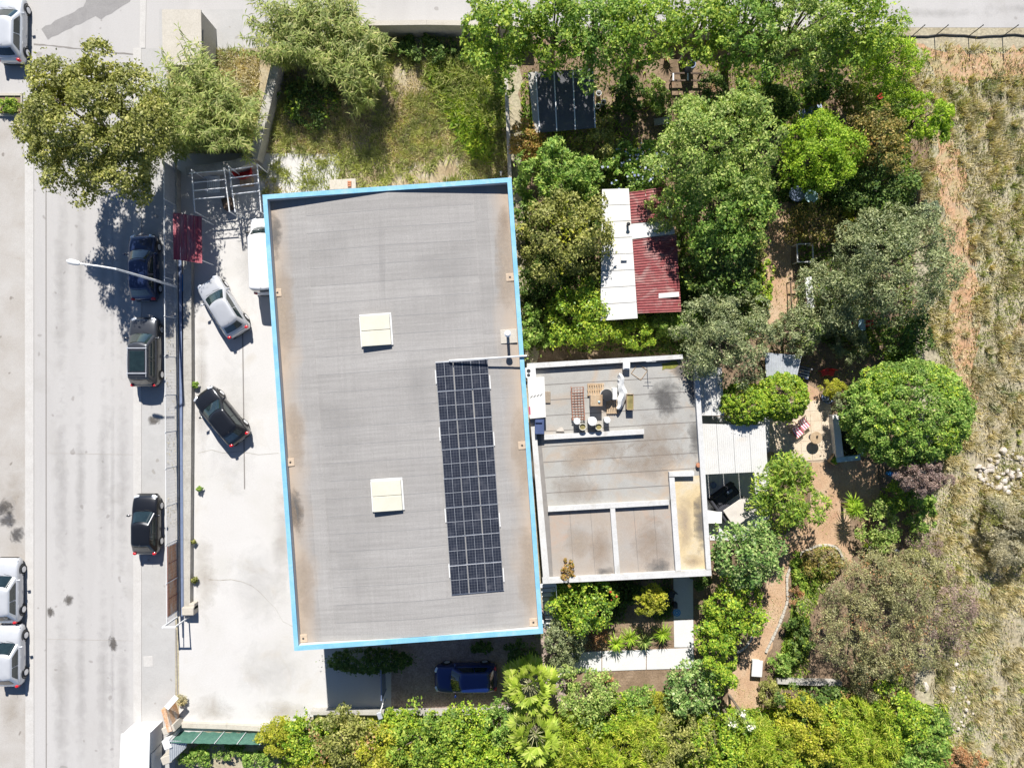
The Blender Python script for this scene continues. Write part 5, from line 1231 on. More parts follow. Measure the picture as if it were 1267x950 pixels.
for k, (x, y, r0, lab) in enumerate(((986, 240, .5, 'larger blue glass round table by upper path'), (1004, 243, .42, 'smaller pale blue round table by upper path'))):
    r_ = thing('garden_round_table', lab, 'table', P(x, y, .7).xy.to_3d())
    b = MB(); b.lathe((0, 0, .68), [(r0, 0), (r0+.01, .02), (r0-.01, .04)], 22); b.build('tabletop', M['tealpaint'] if k else M['bluegrey'], r_)
    b = MB(); b.tube([(0, 0, 0), (0, 0, .69)], .05, 8); b.lathe((0, 0, 0), [(.25, 0), (.22, .03), (.06, .05)], 12); b.build('pedestal', M['dark'], r_)
# curved bed edging and path edging, stone by stone
def edging(name, label, pts, n, z=.16, mat='conc_lt'):
    ps = [P(x, y, z) for x, y in pts]; Ls = [0]
    for a, d_ in zip(ps[:-1], ps[1:]): Ls.append(Ls[-1]+(d_-a).length)
    root = thing(name, label, 'edging', (ps[0].x, ps[0].y, 0)); r_ = random.Random(len(pts)+n)
    def pt(s_):
        for i in range(len(ps)-1):
            if s_ <= Ls[i+1]+1e-6: return ps[i].lerp(ps[i+1], (s_-Ls[i])/max(1e-6, Ls[i+1]-Ls[i]))
        return ps[-1]
    for k in range(n):
        a, d_ = pt(Ls[-1]*k/n), pt(Ls[-1]*(k+1)/n); m = (a+d_)/2; an_ = math.atan2(d_.y-a.y, d_.x-a.x)
        b = MB(); b.bbox((m.x, m.y, z/2-.02+r_.uniform(-.02, .02)), ((d_-a).length*.95, .15*r_.uniform(.8, 1.2), z), an_+r_.uniform(-.06, .06), .02); b.build('edging_stone', M[mat], root, True)
edging('bed_edging', 'curved pale stone edging round the oval flower bed', [(948, 808), (966, 770), (975, 745), (974, 715), (980, 697), (993, 684), (1010, 676), (1028, 674), (1039, 680), (1044, 692)], 34)
edging('path_edging', 'short pale stone edging below green hedge on path side', [(912, 808), (922, 802), (929, 793), (932, 786)], 6, .18)
bb = thing('stone_bench', 'short white stone bench beside the sandy path', 'bench', P(934, 825))
p = P(937, 827, .45); b = MB(); b.bbox((p.x, p.y, .42), (.68, 1.05, .08), R(-4), .02); b.build('seat', M['terrace'], bb, True)
for s_ in (-1, 1):
    b = MB(); b.box((p.x+.01*s_, p.y+s_*.38, .19), (.5, .14, .38), R(-4)); b.build('leg', M['terrace'], bb, True)
# terrace corner: chairs and blue parasol base
for k, (x, y, rz) in enumerate(((826, 740, 40), (833, 734, -20))):
    r_ = thing('black_chair', ('black chair beside small yellow-green tree in annex shade', 'black chair standing on shaded white terrace path')[k], 'chair', P(x-4, y-2), R(rz))
    b = MB(); b.bbox((0, 0, .49), (.45, .45, .05), 0, .02); b.build('seat', M['black'], r_)
    b = MB(); b.box((0, .22, .75), (.45, .04, .5)); b.build('backrest', M['black'], r_)
    for sx in (-1, 1):
        for sy in (-1, 1):
            b = MB(); b.box((sx*.19, sy*.19, .23), (.04, .04, .46)); b.build('leg', M['black'], r_)
b = MB(); p = P(835, 748, .2); b.bbox((p.x, p.y, .26), (.26, .36, .4), 0, .03); b.box((p.x, p.y, .48), (.1, .2, .05)); simple('black_bin', 'small black bin on white terrace path by blue dish', 'bin', b, M['black'])
r_ = thing('blue_dish', 'bright blue ringed dish on shaded terrace path', 'dish', P(837, 757).xy.to_3d())
b = MB(); b.lathe((0, 0, .06), [(.22, 0), (.26, .02), (.25, .04)], 20); b.build('plate', M['tealpaint'], r_)
for q0, q1 in ((.24, .19), (.13, .08)):
    b = MB(); n = 20; b.loft([[(q*math.cos(2*math.pi*i/n), q*math.sin(2*math.pi*i/n), z) for i in range(n)] for q, z in ((q0, .10), (q0, .125), (q1, .125), (q1, .10))], (False, False)); b.build('blue_ring', M['bluepaint'], r_)
# metal gate across the court, folded umbrella-like shrub cover left out
mg = thing('court_gate', 'tall blue grey metal gate between concrete and brick court', 'gate', P(477, 830))
g0, g1 = P(476.5, 806), P(477.5, 852)
for k in range(8):
    a = g0.lerp(g1, k/8+.006); d_ = g0.lerp(g1, (k+1)/8-.006); b = MB(); b.strip([a, d_], .035, .1, 1.55); b.build('gate_board', M['bluegrey'], mg, True)
b = MB(); b.tube([(g0.x, g0.y, 1.6), (g1.x, g1.y, 1.6)], .04, 6); b.build('top_rail', M['bluegrey'], mg, True)
for v in (g0, g1):
    b = MB(); b.box((v.x, v.y, .82), (.09, .09, 1.66)); b.build('post', M['bluegrey'], mg, True)
gl_ = thing('gate_lamp', 'white bracket lamp on post at end of court gate', 'lamp', P(477, 862).xy.to_3d())
p = P(477, 864); b = MB(); b.tube([(p.x, p.y, -.02), (p.x, p.y, 1.9)], .05, 8); b.build('post', M['white'], gl_, True)
b = MB(); b.bbox((p.x-.02, p.y-.2, 1.95), (.28, .45, .12), R(20), .03); b.build('lamp_head', M['alu'], gl_, True)
b = MB(); b.tube([(p.x, p.y, 1.7), (p.x+.08, p.y+.3, 1.5), (p.x+.05, p.y+.6, 1.2)], .03, 6); b.build('bracket', M['white'], gl_, True)

# rack frame and red sheet at the top of the yard
rg = thing('pipe_rack', 'open pipe rack of silver bars in tree shade', 'rack', P(275, 235))
def bar(a, d_, z, par, nm, mat, r_=.035):
    b = MB(); b.tube([P(*a, z), P(*d_, z)], r_, 6); return b.build(nm, mat, par, True)
for a, d_ in (((234, 214.5), (276, 211)), ((238.5, 226), (277, 222.5)), ((238.5, 236), (278, 232.5)), ((240, 246.5), (278, 243.5)), ((286, 210), (313, 206)), ((284, 220.5), (320, 216)), ((285, 231), (320, 226.5)), ((287, 240.5), (321, 236.5))):
    bar(a, d_, 2.0, rg, 'cross_bar', M['alu'])
for a, d_ in (((237, 210), (241, 262)), ((277, 208), (284, 262)), ((283, 206), (291, 262)), ((318, 203), (323, 262))):
    bar(a, d_, 1.93, rg, 'long_rail', M['steelw'], .04)
    for q in (a, d_):
        b = MB(); p = P(*q, 1.93); b.tube([(p.x, p.y, -.02), (p.x, p.y, 1.95)], .04, 6); b.build('post', M['steelw'], rg, True)
p = P(303, 213); b = MB(); b.lathe((p.x, p.y, 0), [(.5, 0), (.62, .55), (.64, .62), (.58, .62), (.5, .2)], 22); simple('red_tub', 'large round red tub under the pipe rack', 'tub', b, M['red'], smooth=True)
r_ = thing('steel_pallet', 'grey slatted pallet standing under pipe rack', 'pallet', P(265, 229))
for k in range(7):
    p = P(257+k*2.3, 229-k*.2, .5); b = MB(); b.box((p.x, p.y, .48), (.07, 1.1, .04)); b.build('slat', M['steelw'], r_, True)
for k in (-1, 1):
    p = P(264, 229+k*8); b = MB(); b.box((p.x, p.y, .22), (.85, .1, .46)); b.build('bearer', M['steelw'], r_, True)
p = P(282, 252, .4); b = MB(); b.bbox((p.x, p.y, .3), (.6, .7, .6), R(15), .02); b.box((p.x, p.y, .62), (.5, .6, .05), R(15)); simple('brown_crate', 'brown wooden crate by the pipe rack rail', 'crate', b, M['darkwood'])
p = P(304, 224, .4); b = MB(); b.bbox((p.x, p.y, .2), (.8, .55, .4), R(5), .02)
for k in range(3): b.box((p.x, p.y-.18+k*.18, .42), (.78, .06, .04), R(5))
simple('yellow_crate', 'yellow wooden crate beside the red tub', 'crate', b, M['wood'])
rc = thing('red_sheet_awning', 'faded red corrugated awning beside fence in tree shade', 'awning', P(234, 296))
for k in range(4):
    x0, x1 = 214+k*9, 214+(k+1)*9-.3; z0, z1 = 2.05-.06*k, 2.0-.06*k
    b = MB(); corr(b, [P(x0, 263+k*1.4, z0), P(x1, 264+k*1.4, z1), P(x1+.6, 322+k*1.3, z1), P(x0+.6, 321+k*1.3, z0)], 'u', 2, .03); b.build('awning_sheet', M['redsheet2'], rc, True)
for x, y in ((216, 266), (249, 270), (216, 318), (249, 322)):
    p = P(x, y, 1.9); b = MB(); b.tube([(p.x, p.y, -.02), (p.x, p.y, 1.8)], .035, 6); b.build('post', M['steelw'], rc, True)
for y in (268, 318):
    a, d_ = P(215, y, 1.88), P(250, y+3, 1.72); b = MB(); b.tube([a, d_], .03, 6); b.build('beam', M['steelw'], rc, True)
p = P(226, 350, .3); b = MB(); b.box((p.x, p.y, .35), (.10, 1.1, .08)); b.box((p.x, p.y+.45, .16), (.08, .08, .32)); b.box((p.x, p.y-.45, .16), (.08, .08, .32)); simple('blue_rail', 'short blue rail on ground below the red awning', 'rail', b, M['bluepaint'])
# concrete pad with bricks behind the warehouse
p = P(424, 228, .3); b = MB(); b.bbox((p.x, p.y, .14), (1.7, .65, .32), R(3)); simple('concrete_pad', 'pale concrete pad against back wall of the warehouse', 'pad', b, M['conc_lt'])
for k in range(3):
    b = MB(); b.bbox((p.x+.45, p.y+.13-.125*k, .345), (.24, .105, .09), R(4*k-3), .01); simple('brick', 'reddish brick lying on the concrete pad behind warehouse', 'brick', b, M['terracotta'], 'bricks on the concrete pad')
b = MB(); p = P(620, 216, .4); b.tube([(p.x, p.y, -.02), (p.x, p.y, .9)], .05, 8); b.lathe((p.x, p.y, .88), [(.05, 0), (.08, .03), (.03, .08)], 10); simple('vent_stub', 'thin pale pipe stub behind warehouse corner', 'pipe', b, M['white'])
# raised beds and junk under the roadside trees
r_ = thing('timber_trestle', 'dark timber trestle under the roadside trees', 'trestle', P(850, 96))
for y, w_ in ((91, 2.1), (100, 2.3)):
    p = P(850, y, .7); b = MB(); b.box((p.x, p.y, .7), (w_, .1, .1)); b.build('beam', M['darkwood'], r_, True)
    for s_ in (-1, 1):
        b = MB(); b.box((p.x+s_*w_*.42, p.y, .32), (.08, .08, .66)); b.build('leg', M['darkwood'], r_, True)
for x in (833, 851):
    a, d_ = P(x, 91, .77), P(x, 100, .77); b = MB(); b.strip([a, d_], .08, .752, .80); b.build('rung', M['steelw'], r_, True)
p = P(856, 79, .9); b = MB(); b.lathe((p.x, p.y, 0), [(.26, 0), (.29, .45), (.27, .9), (.22, .9), (.22, .1)], 18, (True, False)); simple('steel_barrel', 'open dark barrel beside the timber trestle', 'barrel', b, M['bluegrey'], smooth=True)
for k, (x, y, lab) in enumerate(((791, 71, 'terracotta pot under trees, nearer the dark shade roof'), (826, 70, 'terracotta pot under trees, nearer the open barrel'))):
    c = P(x, y, .4); r_ = thing('terracotta_pot', lab, 'pot', (c.x, c.y, 0))
    b = MB(); b.lathe((0, 0, 0), [(.14, 0), (.22, .36), (.24, .42), (.19, .42), (.17, .3)], 16); b.build('pot', M['terracotta'], r_, smooth=True)
    rs0 = np.random.default_rng(k); V = []
    for i in range(26):
        a = i*2.4; d0 = np.array([math.cos(a), math.sin(a), rs0.uniform(.2, 1.2)]); d0 /= np.linalg.norm(d0); e = np.array([0, 0, .4])+d0*.55; s0 = np.array([-math.sin(a), math.cos(a), 0])*.03; m_ = np.array([0, 0, .4])+d0*.28; V.append([np.array([0, 0, .38]), m_-s0, e, m_+s0])
    quads_obj('leaves', np.array(V), LEAF['soft'], r_)
for k, (x, y) in enumerate(((741, 115), (740, 131), (747, 126))):
    c = P(x, y, .4); r_ = thing('white_bucket', 'small white bucket beside dark shade roof', 'bucket', (c.x, c.y, 0), 0, 'white buckets beside the shade roof')
    b = MB(); b.lathe((0, 0, 0), [(.13, 0), (.17, .36), (.18, .38), (.15, .38), (.12, .1)], 14, (True, False)); b.build('bucket', M['white'], r_, smooth=True)
    b = MB(); b.tube([(-.17, 0, .36), (-.1, .1, .44), (.1, .1, .44), (.17, 0, .36)], .008, 4); b.build('handle', M['steelw'], r_)
r_ = thing('blue_tarpaulin', 'crumpled blue tarpaulin over heap beside lime pine', 'tarpaulin', P(1000, 148))
b = MB(); rings = []
for i in range(9):
    t = i/8; rings.append([Vector(P(988+28*t, 152-9*t))+Vector((0, (s_-2)*.38, max(.01, .5*math.sin(math.pi*s_/4)*(.6+.4*math.sin(3*t+s_))))) for s_ in range(5)])
b.loft(rings, closed=False); b.build('cover', M['bluegrey'], r_, True, smooth=True)
b = MB(); p = P(946, 85, .2); b.box((p.x, p.y, .12), (.25, 1.5, .06), R(-4)); b.box((p.x, p.y+.5, .045), (.2, .08, .09)); b.box((p.x, p.y-.5, .045), (.2, .08, .09)); simple('pale_plank', 'pale plank lying in a sun patch under trees', 'plank', b, M['conc_lt'])
b = MB(); p = P(819, 150, .3); b.bbox((p.x, p.y, .28), (1.0, .45, .08), R(8), .02); b.box((p.x-.35, p.y, .12), (.1, .35, .24)); b.box((p.x+.35, p.y, .12), (.1, .35, .24)); simple('grey_garden_bench', 'low grey stone bench beside large pale green tree', 'bench', b, M['conc'])
for k, (x, y) in enumerate(((1102, 586), (1109, 586))):
    c = P(x, y, .4); b = MB(); b.lathe((c.x, c.y, 0), [(.13, 0), (.17, .34), (.16, .4), (.08, .42)], 14); simple('blue_barrel', 'small blue barrel beside the purple bush', 'barrel', b, M['bluepaint'], 'blue barrels beside the purple bush', True)
b = MB(); p = P(1110, 683, .3); b.lathe((p.x, p.y, 0), [(.16, 0), (.2, .3), (.15, .34)], 12); b.tube([(p.x, p.y+.1, .3), (p.x, p.y+.5, .9)], .02, 5); simple('black_pot', 'black pot on red soil above brown bushy tree', 'pot', b, M['black'], smooth=True)
p = P(1090, 118, .5); b = MB(); b.lathe((p.x, p.y, 0), [(.14, 0), (.19, .38), (.2, .42), (.16, .42)], 14); simple('red_bucket', 'red bucket under feathery tree near the field', 'bucket', b, M['red'], smooth=True)

# field stones, one by one
r_ = random.Random(12)
def stone(px, py, s_, label, group):
    p = P(px, py); n = 7; h = s_*r_.uniform(.25, .7); a0 = r_.uniform(0, 3); rd = [s_*r_.uniform(.30, .64) for _ in range(n)]
    b = MB(); ca, sa_ = r_.uniform(.6, 1.0), r_.uniform(.7, 1.0)
    b.loft([[(p.x+ca*k*rd[i]*math.cos(a0+2*math.pi*i/n), p.y+sa_*k*rd[i]*math.sin(a0+2*math.pi*i/n), z) for i in range(n)] for k, z in ((.8, -.04), (1, h*.35), (.85, h*.8), (.45, h))])
    o = b.build('field_stone', M['stone']); tag(o, label, 'stone', group)
for k in range(140):
    a = r_.uniform(0, 6.28); q = math.sqrt(r_.random()); x, y = 1262+54*q*math.cos(a), 583+30*q*math.sin(a)
    stone(x, y, .16+.5*r_.random()**2, 'pale field stone in the large heap at field edge', 'stones of the large field heap')
for k in range(26):
    x, y = 1189+r_.uniform(-14, 16), 860+r_.uniform(-40, 45); stone(x, y, r_.uniform(.14, .38), 'white stone scattered in dry grass near the brown bushy tree', 'white stones in the dry grass')
stone(1144, 849, .75, 'single large pale boulder beside the brown bushy tree', None)

# ================================================================== TREES AND PLANTS
# junction
tree('roadside_tree', 'large olive green tree overhanging the road at the junction', 'tree', 120, 163, 84, 92, 8.2, 'umber', depth=2.9, cover=2.0)
canes('cane_clump', 'tall pale cane clump between kiosk and pipe rack', 236, 128, 88, 72, 5.4, 420, seed=3)
canes('cane_clump', 'tall cane clump leaning over grey wall of the dry lot', 384, 36, 98, 62, 4.6, 400, seed=4)
canes('cane_clump', 'drooping cane clump beside pale retaining wall', 440, 82, 34, 46, 4.4, 90, seed=6, droop=1.1)
grass('verge_growth', 'dry growth between kiosk and grey wall', [(205, 66), (300, 60), (322, 70), (318, 190), (222, 190)], 9000, 'drygrass', (.1, .4), .06, 41, None, .8)
grass('verge_growth', 'green growth between kiosk and grey wall', [(205, 66), (300, 60), (322, 70), (318, 190), (222, 190)], 9000, 'greengrass', (.1, .4), .06, 42, .8, .8)
tree('island_shrub', 'small green shrub on the planted kerb island', 'shrub', 10, 131, 15, 9, .6, 'ash')
# trees along the upper road
G = 'trees along the upper road'
row = [(612, 48, 40, 58, 7.5, 'ash', 'fresh green tree at the corner of dry lot and upper road'), (686, 42, 38, 58, 7.2, 'ash', 'fresh green roadside tree directly over the dark shade roof'),
       (738, 44, 44, 56, 7.4, 'bright', 'darker roadside tree at the right end of dark shade roof'), (792, 38, 46, 58, 7.6, 'ash', 'fresh green roadside tree above the two terracotta pots'),
       (866, 36, 38, 52, 7.0, 'ash', 'fresh green roadside tree above the open barrel'), (925, 38, 44, 54, 7.4, 'bright', 'mid green roadside tree next after the barrel tree'),
       (985, 36, 46, 58, 7.6, 'soft', 'pale roadside tree above the pale plank'), (1042, 32, 50, 52, 7.6, 'ash', 'fresh green roadside tree last before the field')]
for x, y, rx, ry, h, kd, lb_ in row: tree('roadside_tree', lb_, 'tree', x, y, rx, ry, h, kd, G, depth=2.6)
tree('feathery_tree', 'feathery yellow green tree at the corner of field and upper road', 'tree', 1096, 78, 42, 44, 5.6, 'lime', feather=True, cover=.7)
tree('vine_mass', 'low green weeds in cane shade on dry lot', 'weeds', 385, 125, 40, 34, .55, 'dark', cover=.5, second=('citrus', .2))
tree('vine_mass', 'dark ivy strip below the pale retaining wall', 'ivy', 528, 62, 62, 15, .8, 'dark', cover=.7)
# garden, upper part
tree('autumn_tree', 'small autumn coloured tree below the dark shade roof', 'tree', 656, 176, 24, 24, 2.8, 'autumn')
tree('round_shrub', 'round dark green shrub at the corner of dark shade roof', 'shrub', 740, 176, 26, 26, 2.6, 'umber')
tree('fine_leaved_tree', 'fine leaved green tree beside warehouse back corner', 'tree', 692, 217, 52, 34, 5.0, 'bright', feather=True)
tree('garden_tree', 'yellowish olive tree between warehouse and white shed roof', 'tree', 700, 292, 57, 54, 5.8, 'umber', second=('yellow', .12), depth=2.2)
tree('citrus_tree', 'yellow green citrus tree below white shed roof corner', 'tree', 712, 390, 38, 40, 3.4, 'citrus')
tree('garden_shrub', 'dark leafy shrub hugging the warehouse wall', 'shrub', 657, 405, 15, 38, 2.4, 'bright')
tree('garden_shrub', 'lime shrub below the shed beside annex back wall', 'shrub', 782, 412, 26, 22, 2.2, 'citrus')
tree('garden_shrub', 'small green shrub under shed red corner', 'shrub', 822, 402, 20, 18, 1.8, 'bright')
tree('plumbago', 'green bush with pale blue flowers above the shed', 'bush', 787, 208, 36, 30, 2.8, 'bright', flowers=('blueflower', 190))
tree('large_tree', 'large pale green tree in the middle of the garden', 'tree', 884, 180, 76, 66, 7.6, 'soft', depth=2.6)
tree('large_tree', 'large darker tree overhanging the red shed roof', 'tree', 888, 262, 54, 60, 6.4, 'bright', depth=2.3)
tree('garden_tree', 'dark green tree between red shed roof and olive', 'tree', 890, 330, 44, 46, 4.6, 'dark', second=('ash', .15))
tree('garden_shrub', 'green spray overhanging the red shed sheets', 'shrub', 822, 262, 20, 26, 3.9, 'soft', cover=.6)
tree('pine_tree', 'bright lime pine beside the upper path', 'pine', 1014, 188, 47, 46, 5.6, 'lime')
tree('mixed_tree', 'brown green tree between two lime pines', 'tree', 1085, 176, 36, 38, 5.0, 'mixed', second=('autumn', .12))
tree('mixed_tree', 'dark broad tree below the brown green tree', 'tree', 1080, 228, 44, 36, 4.2, 'dark')
tree('pine_tree', 'lime pine at edge of the dry field', 'pine', 1137, 150, 37, 28, 4.8, 'lime')
tree('thin_bush', 'thin brownish bush over the cold frame', 'bush', 1002, 278, 36, 24, 2.6, 'mixed', cover=.45, second=('autumn', .12))
tree('yellow_bush', 'yellow green bush above the large olive', 'bush', 1060, 277, 25, 20, 2.3, 'yellow', flowers=('redflower', 8))
tree('garden_shrub', 'pale grey green shrub beside yellow bush', 'shrub', 1080, 256, 22, 14, 1.9, 'agave')
O = None
tree('olive_tree', 'largest grey green olive tree beside the dry field', 'olive tree', 1105, 325, 74, 64, 6.0, 'olive', depth=2.3)
tree('olive_tree', 'grey green olive tree over the white plank table', 'olive tree', 1040, 362, 52, 44, 4.3, 'olive', depth=1.7)
tree('olive_tree', 'grey green olive tree over annex back corner', 'olive tree', 893, 418, 62, 52, 5.6, 'olive', depth=2.1)
tree('olive_tree', 'smaller olive tree beside the small pale canopy', 'olive tree', 982, 410, 38, 28, 3.4, 'olive', second=('soft', .12))
tree('olive_tree', 'low silvery olive bush below little blue table', 'olive tree', 1050, 428, 22, 18, 2.2, 'olive')
tree('garden_shrub', 'dark green shrub between large olive and dome tree', 'shrub', 1118, 415, 28, 34, 3.0, 'dark', second=('bright', .3))
rosette('yucca', 'spiky green yucca beside the upper path', 'yucca', 948, 262, .8, .85, 46, 'lime', seed=3)
rosette('agave', 'pale grey agave below the dark garden tree', 'agave', 906, 372, .4, .8, 26, 'agave', seed=4, width=.12, arch=.2)
tree('garden_shrub', 'low green strip shrub beside the upper path', 'shrub', 944, 350, 14, 30, 1.2, 'citrus', cover=.6)
# garden, middle
tree('citrus_tree', 'round citrus tree shading the white canopy', 'tree', 919, 500, 33, 27, 3.9, 'citrus', depth=1.5, dome=True)
tree('citrus_tree', 'round citrus tree above the striped deck chairs', 'tree', 967, 491, 33, 31, 3.9, 'citrus', depth=1.6, dome=True)
tree('dome_tree', 'large clipped dome tree shading the pond basin', 'tree', 1120, 510, 80, 68, 5.4, 'bright', dome=True, depth=2.6, second=('citrus', .30))
tree('yellow_shrub', 'small bright yellow shrub above stone bowl', 'shrub', 1030, 480, 15, 12, 1.7, 'yellow')
tree('purple_bush', 'purple grey twiggy bush beside the dome tree', 'bush', 1136, 588, 33, 22, 4.6, 'purple', cover=1.6)
tree('feathery_tree', 'feathery bright green tree over the terrace sofa', 'tree', 969, 612, 42, 48, 4.4, 'ash', feather=True, second=('cane', .06))
tree('glossy_tree', 'glossy green tree at annex front corner', 'tree', 920, 683, 43, 41, 4.6, 'glossy')
tree('garden_tree', 'yellowish green tree below glossy tree by the path', 'tree', 908, 748, 34, 36, 3.4, 'citrus')
tree('hedge_tree', 'tall lime green hedge tree beside white terrace path', 'hedge', 886, 800, 26, 46, 3.6, 'citrus', cover=1.1, dome=False)
tree('garden_shrub', 'small lime shrub at the top of hedge tree', 'shrub', 877, 752, 12, 12, 1.8, 'ash')
rosette('yucca', 'tall bright yucca with pale trunk beside sandy path', 'yucca', 1059, 630, 1.9, .75, 70, 'lime', seed=8, heads=3, stem=1)
rosette('yucca', 'low yucca with white blossom beside the oval bed', 'yucca', 1075, 676, .5, .7, 50, 'lime', seed=9, flower=True)
tree('garden_shrub', 'pale green shrub behind the tall yucca', 'shrub', 1090, 648, 26, 32, 1.9, 'soft')
tree('garden_shrub', 'yellow green shrub below the blue barrels', 'shrub', 1104, 614, 16, 18, 1.8, 'citrus')
tree('garden_shrub', 'bright green shrub below the purple bush', 'shrub', 1135, 630, 18, 26, 2.0, 'bright')
tree('grey_bush', 'grey thin bush beside the bright shrub at field edge', 'bush', 1140, 668, 20, 22, 1.4, 'purple', cover=.6, second=('bright', .3))
tree('bed_shrub', 'brownish green shrub in the oval bed', 'shrub', 1017, 698, 24, 22, .9, 'mixed', second=('citrus', .3))
tree('bed_shrub', 'bright green ground plant along bed edging top', 'shrub', 990, 708, 12, 22, .6, 'ash', cover=.7)
tree('bed_shrub', 'reddish ground plant in the oval bed', 'shrub', 984, 738, 10, 14, .5, 'rustleaf', cover=.6)
tree('bed_shrub', 'dark green shrub below oval bed beside path', 'shrub', 988, 782, 16, 34, 1.3, 'dark', second=('ash', .3))
tree('bed_shrub', 'small round green shrub above the grey garden wall', 'shrub', 966, 820, 15, 14, 1.0, 'bright')
tree('bed_shrub', 'brownish shrub beside the sandy path end', 'shrub', 952, 855, 13, 16, 1.0, 'umber')
tree('brown_tree', 'large grey brown bushy tree beside dry field', 'tree', 1078, 758, 74, 76, 4.8, 'brown', depth=2.0, second=('rustleaf', .08), cover=.95)
tree('brown_tree', 'grey twiggy bush at the field side of brown tree', 'bush', 1162, 752, 42, 52, 3.2, 'purple', cover=.6, second=('brown', .4))
tree('brown_tree', 'reddish brown fringe bush below the large brown tree', 'bush', 1085, 838, 52, 26, 2.4, 'brown', second=('rustleaf', .5))
tree('brown_tree', 'olive brown bush above the large brown tree', 'bush', 1120, 706, 48, 28, 3.0, 'brown', second=('umber', .2))
tree('dry_bush', 'dark grey dry bush at field edge beyond stones', 'bush', 1252, 652, 36, 46, 2.0, 'greygrass', second=('umber', .5))
tree('dry_bush', 'small green bush below the large stone heap', 'bush', 1232, 622, 12, 10, .8, 'umber')
# front of the annex
tree('flowering_shrub', 'leafy shrub with red blossoms beside outdoor stairs', 'shrub', 722, 738, 38, 40, 3.4, 'citrus', flowers=('redflower', 26), second=('bright', .4))
tree('flowering_shrub', 'thin reddish shoot rising over annex parapet', 'shrub', 702, 706, 9, 18, 4.2, 'autumn', cover=.6, depth=.9)
tree('garden_shrub', 'dull green shrub at the foot of outdoor stairs', 'shrub', 697, 786, 27, 24, 2.2, 'olive')
tree('garden_shrub', 'small yellow green tree in annex shade', 'shrub', 805, 741, 19, 20, 3.0, 'yellow')
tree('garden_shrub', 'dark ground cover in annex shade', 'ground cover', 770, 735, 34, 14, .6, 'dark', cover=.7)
for k, (x, y, lb_) in enumerate(((762, 795, 'bright cycad in front bed nearest the stairs shrub'), (779, 789, 'bright cycad in the middle of front bed'), (797, 792, 'dull cycad in front bed between two bright ones'), (820, 783, 'bright cycad in front bed nearest terrace corner'))):
    rosette('cycad', lb_, 'cycad', x, y, .5, .85, 60, 'lime' if k != 2 else 'soft', seed=20+k, width=.06, arch=.6)
tree('dry_plant', 'dry brown plant beside the front bed', 'plant', 741, 790, 10, 14, .7, 'rustleaf')
tree('dry_plant', 'small brown dry plant below the white terrace path', 'plant', 750, 838, 10, 6, .5, 'rustleaf')
# hedge in the shaded court and along the bottom
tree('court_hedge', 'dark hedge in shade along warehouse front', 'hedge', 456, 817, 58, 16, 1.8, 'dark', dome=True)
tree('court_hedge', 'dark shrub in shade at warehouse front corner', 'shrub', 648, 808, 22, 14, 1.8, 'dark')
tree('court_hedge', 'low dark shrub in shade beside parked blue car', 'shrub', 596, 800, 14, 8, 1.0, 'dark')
fan_palm('fan palm beside the brick court', 655, 846, 3.2, 4, 'fan palms at the court end')
fan_palm('fan palm at lower edge below the first palm', 662, 908, 3.4, 5, 'fan palms at the court end')
bt = [(345, 908, 26, 22, 1.6, 'yellow', 'yellow creeper shrub at the end of green net fence'), (376, 915, 30, 30, 2.0, 'citrus', 'green shrub next to the yellow creeper shrub'),
      (425, 912, 38, 40, 2.6, 'umber', 'olive green hedge shrub with reddish tips before the gate lamp'), (470, 930, 34, 36, 2.4, 'yellow', 'yellow hedge shrub below the gate lamp'),
      (520, 915, 44, 42, 2.6, 'ash', 'fresh green hedge shrub below the brick court wall'), (580, 918, 40, 38, 2.4, 'citrus', 'yellow green hedge shrub beside the lower palm'),
      (618, 892, 24, 28, 2.2, 'bright', 'mid green hedge shrub between brick court and palms'), (625, 940, 34, 30, 2.2, 'citrus', 'yellow green hedge shrub below the lower palm')]
for x, y, rx, ry, h, kd, lb_ in bt: tree('hedge_shrub', lb_, 'shrub', x, y, rx, ry, h, kd, second=('rustleaf', .12) if kd == 'umber' else None)
bb_ = [(726, 862, 36, 36, 3.0, 'soft', 'pale oleander below white terrace path'), (788, 866, 26, 20, 1.8, 'bright', 'dense green shrub below white terrace path'), (812, 868, 14, 14, 1.4, 'yellow', 'small lime shrub between two dense green shrubs'),
       (850, 850, 34, 31, 2.8, 'glossy', 'dark glossy shrub below tall hedge tree'), (755, 885, 30, 26, 2.2, 'citrus', 'yellow green shrub below pale oleander')]
for x, y, rx, ry, h, kd, lb_ in bb_: tree('garden_shrub', lb_, 'shrub', x, y, rx, ry, h, kd)
bam = [(715, 925, 46, 40, 3.0, 'bamboo', 'bamboo-like shrub beside the lower palm'), (775, 922, 44, 38, 2.8, 'bamboo', 'bamboo-like shrub below dense green shrub'), (835, 916, 46, 38, 2.8, 'umber', 'olive green shrub with pale shoots in lower hedge'),
       (890, 915, 42, 36, 2.8, 'citrus', 'yellow green shrub under blooming yuccas'), (945, 920, 44, 36, 2.8, 'bamboo', 'bamboo-like shrub at the foot of sandy path'), (1000, 900, 46, 40, 3.0, 'yellow', 'bright yellow bamboo below the grey garden wall'),
       (1055, 905, 44, 46, 3.2, 'bamboo', 'yellow bamboo below the large brown tree'), (1010, 868, 52, 22, 2.2, 'dark', 'dark shaded shrub under the large brown tree'), (1105, 880, 34, 40, 3.0, 'citrus', 'green shrub below field side of brown tree'), (1135, 920, 34, 44, 2.8, 'bright', 'mid green shrub at lower field corner'),
       (1160, 895, 14, 16, 1.2, 'dark', 'small dark bush beside white field stones'), (1185, 945, 30, 20, 1.2, 'rustleaf', 'reddish dry bush at lower field corner')]
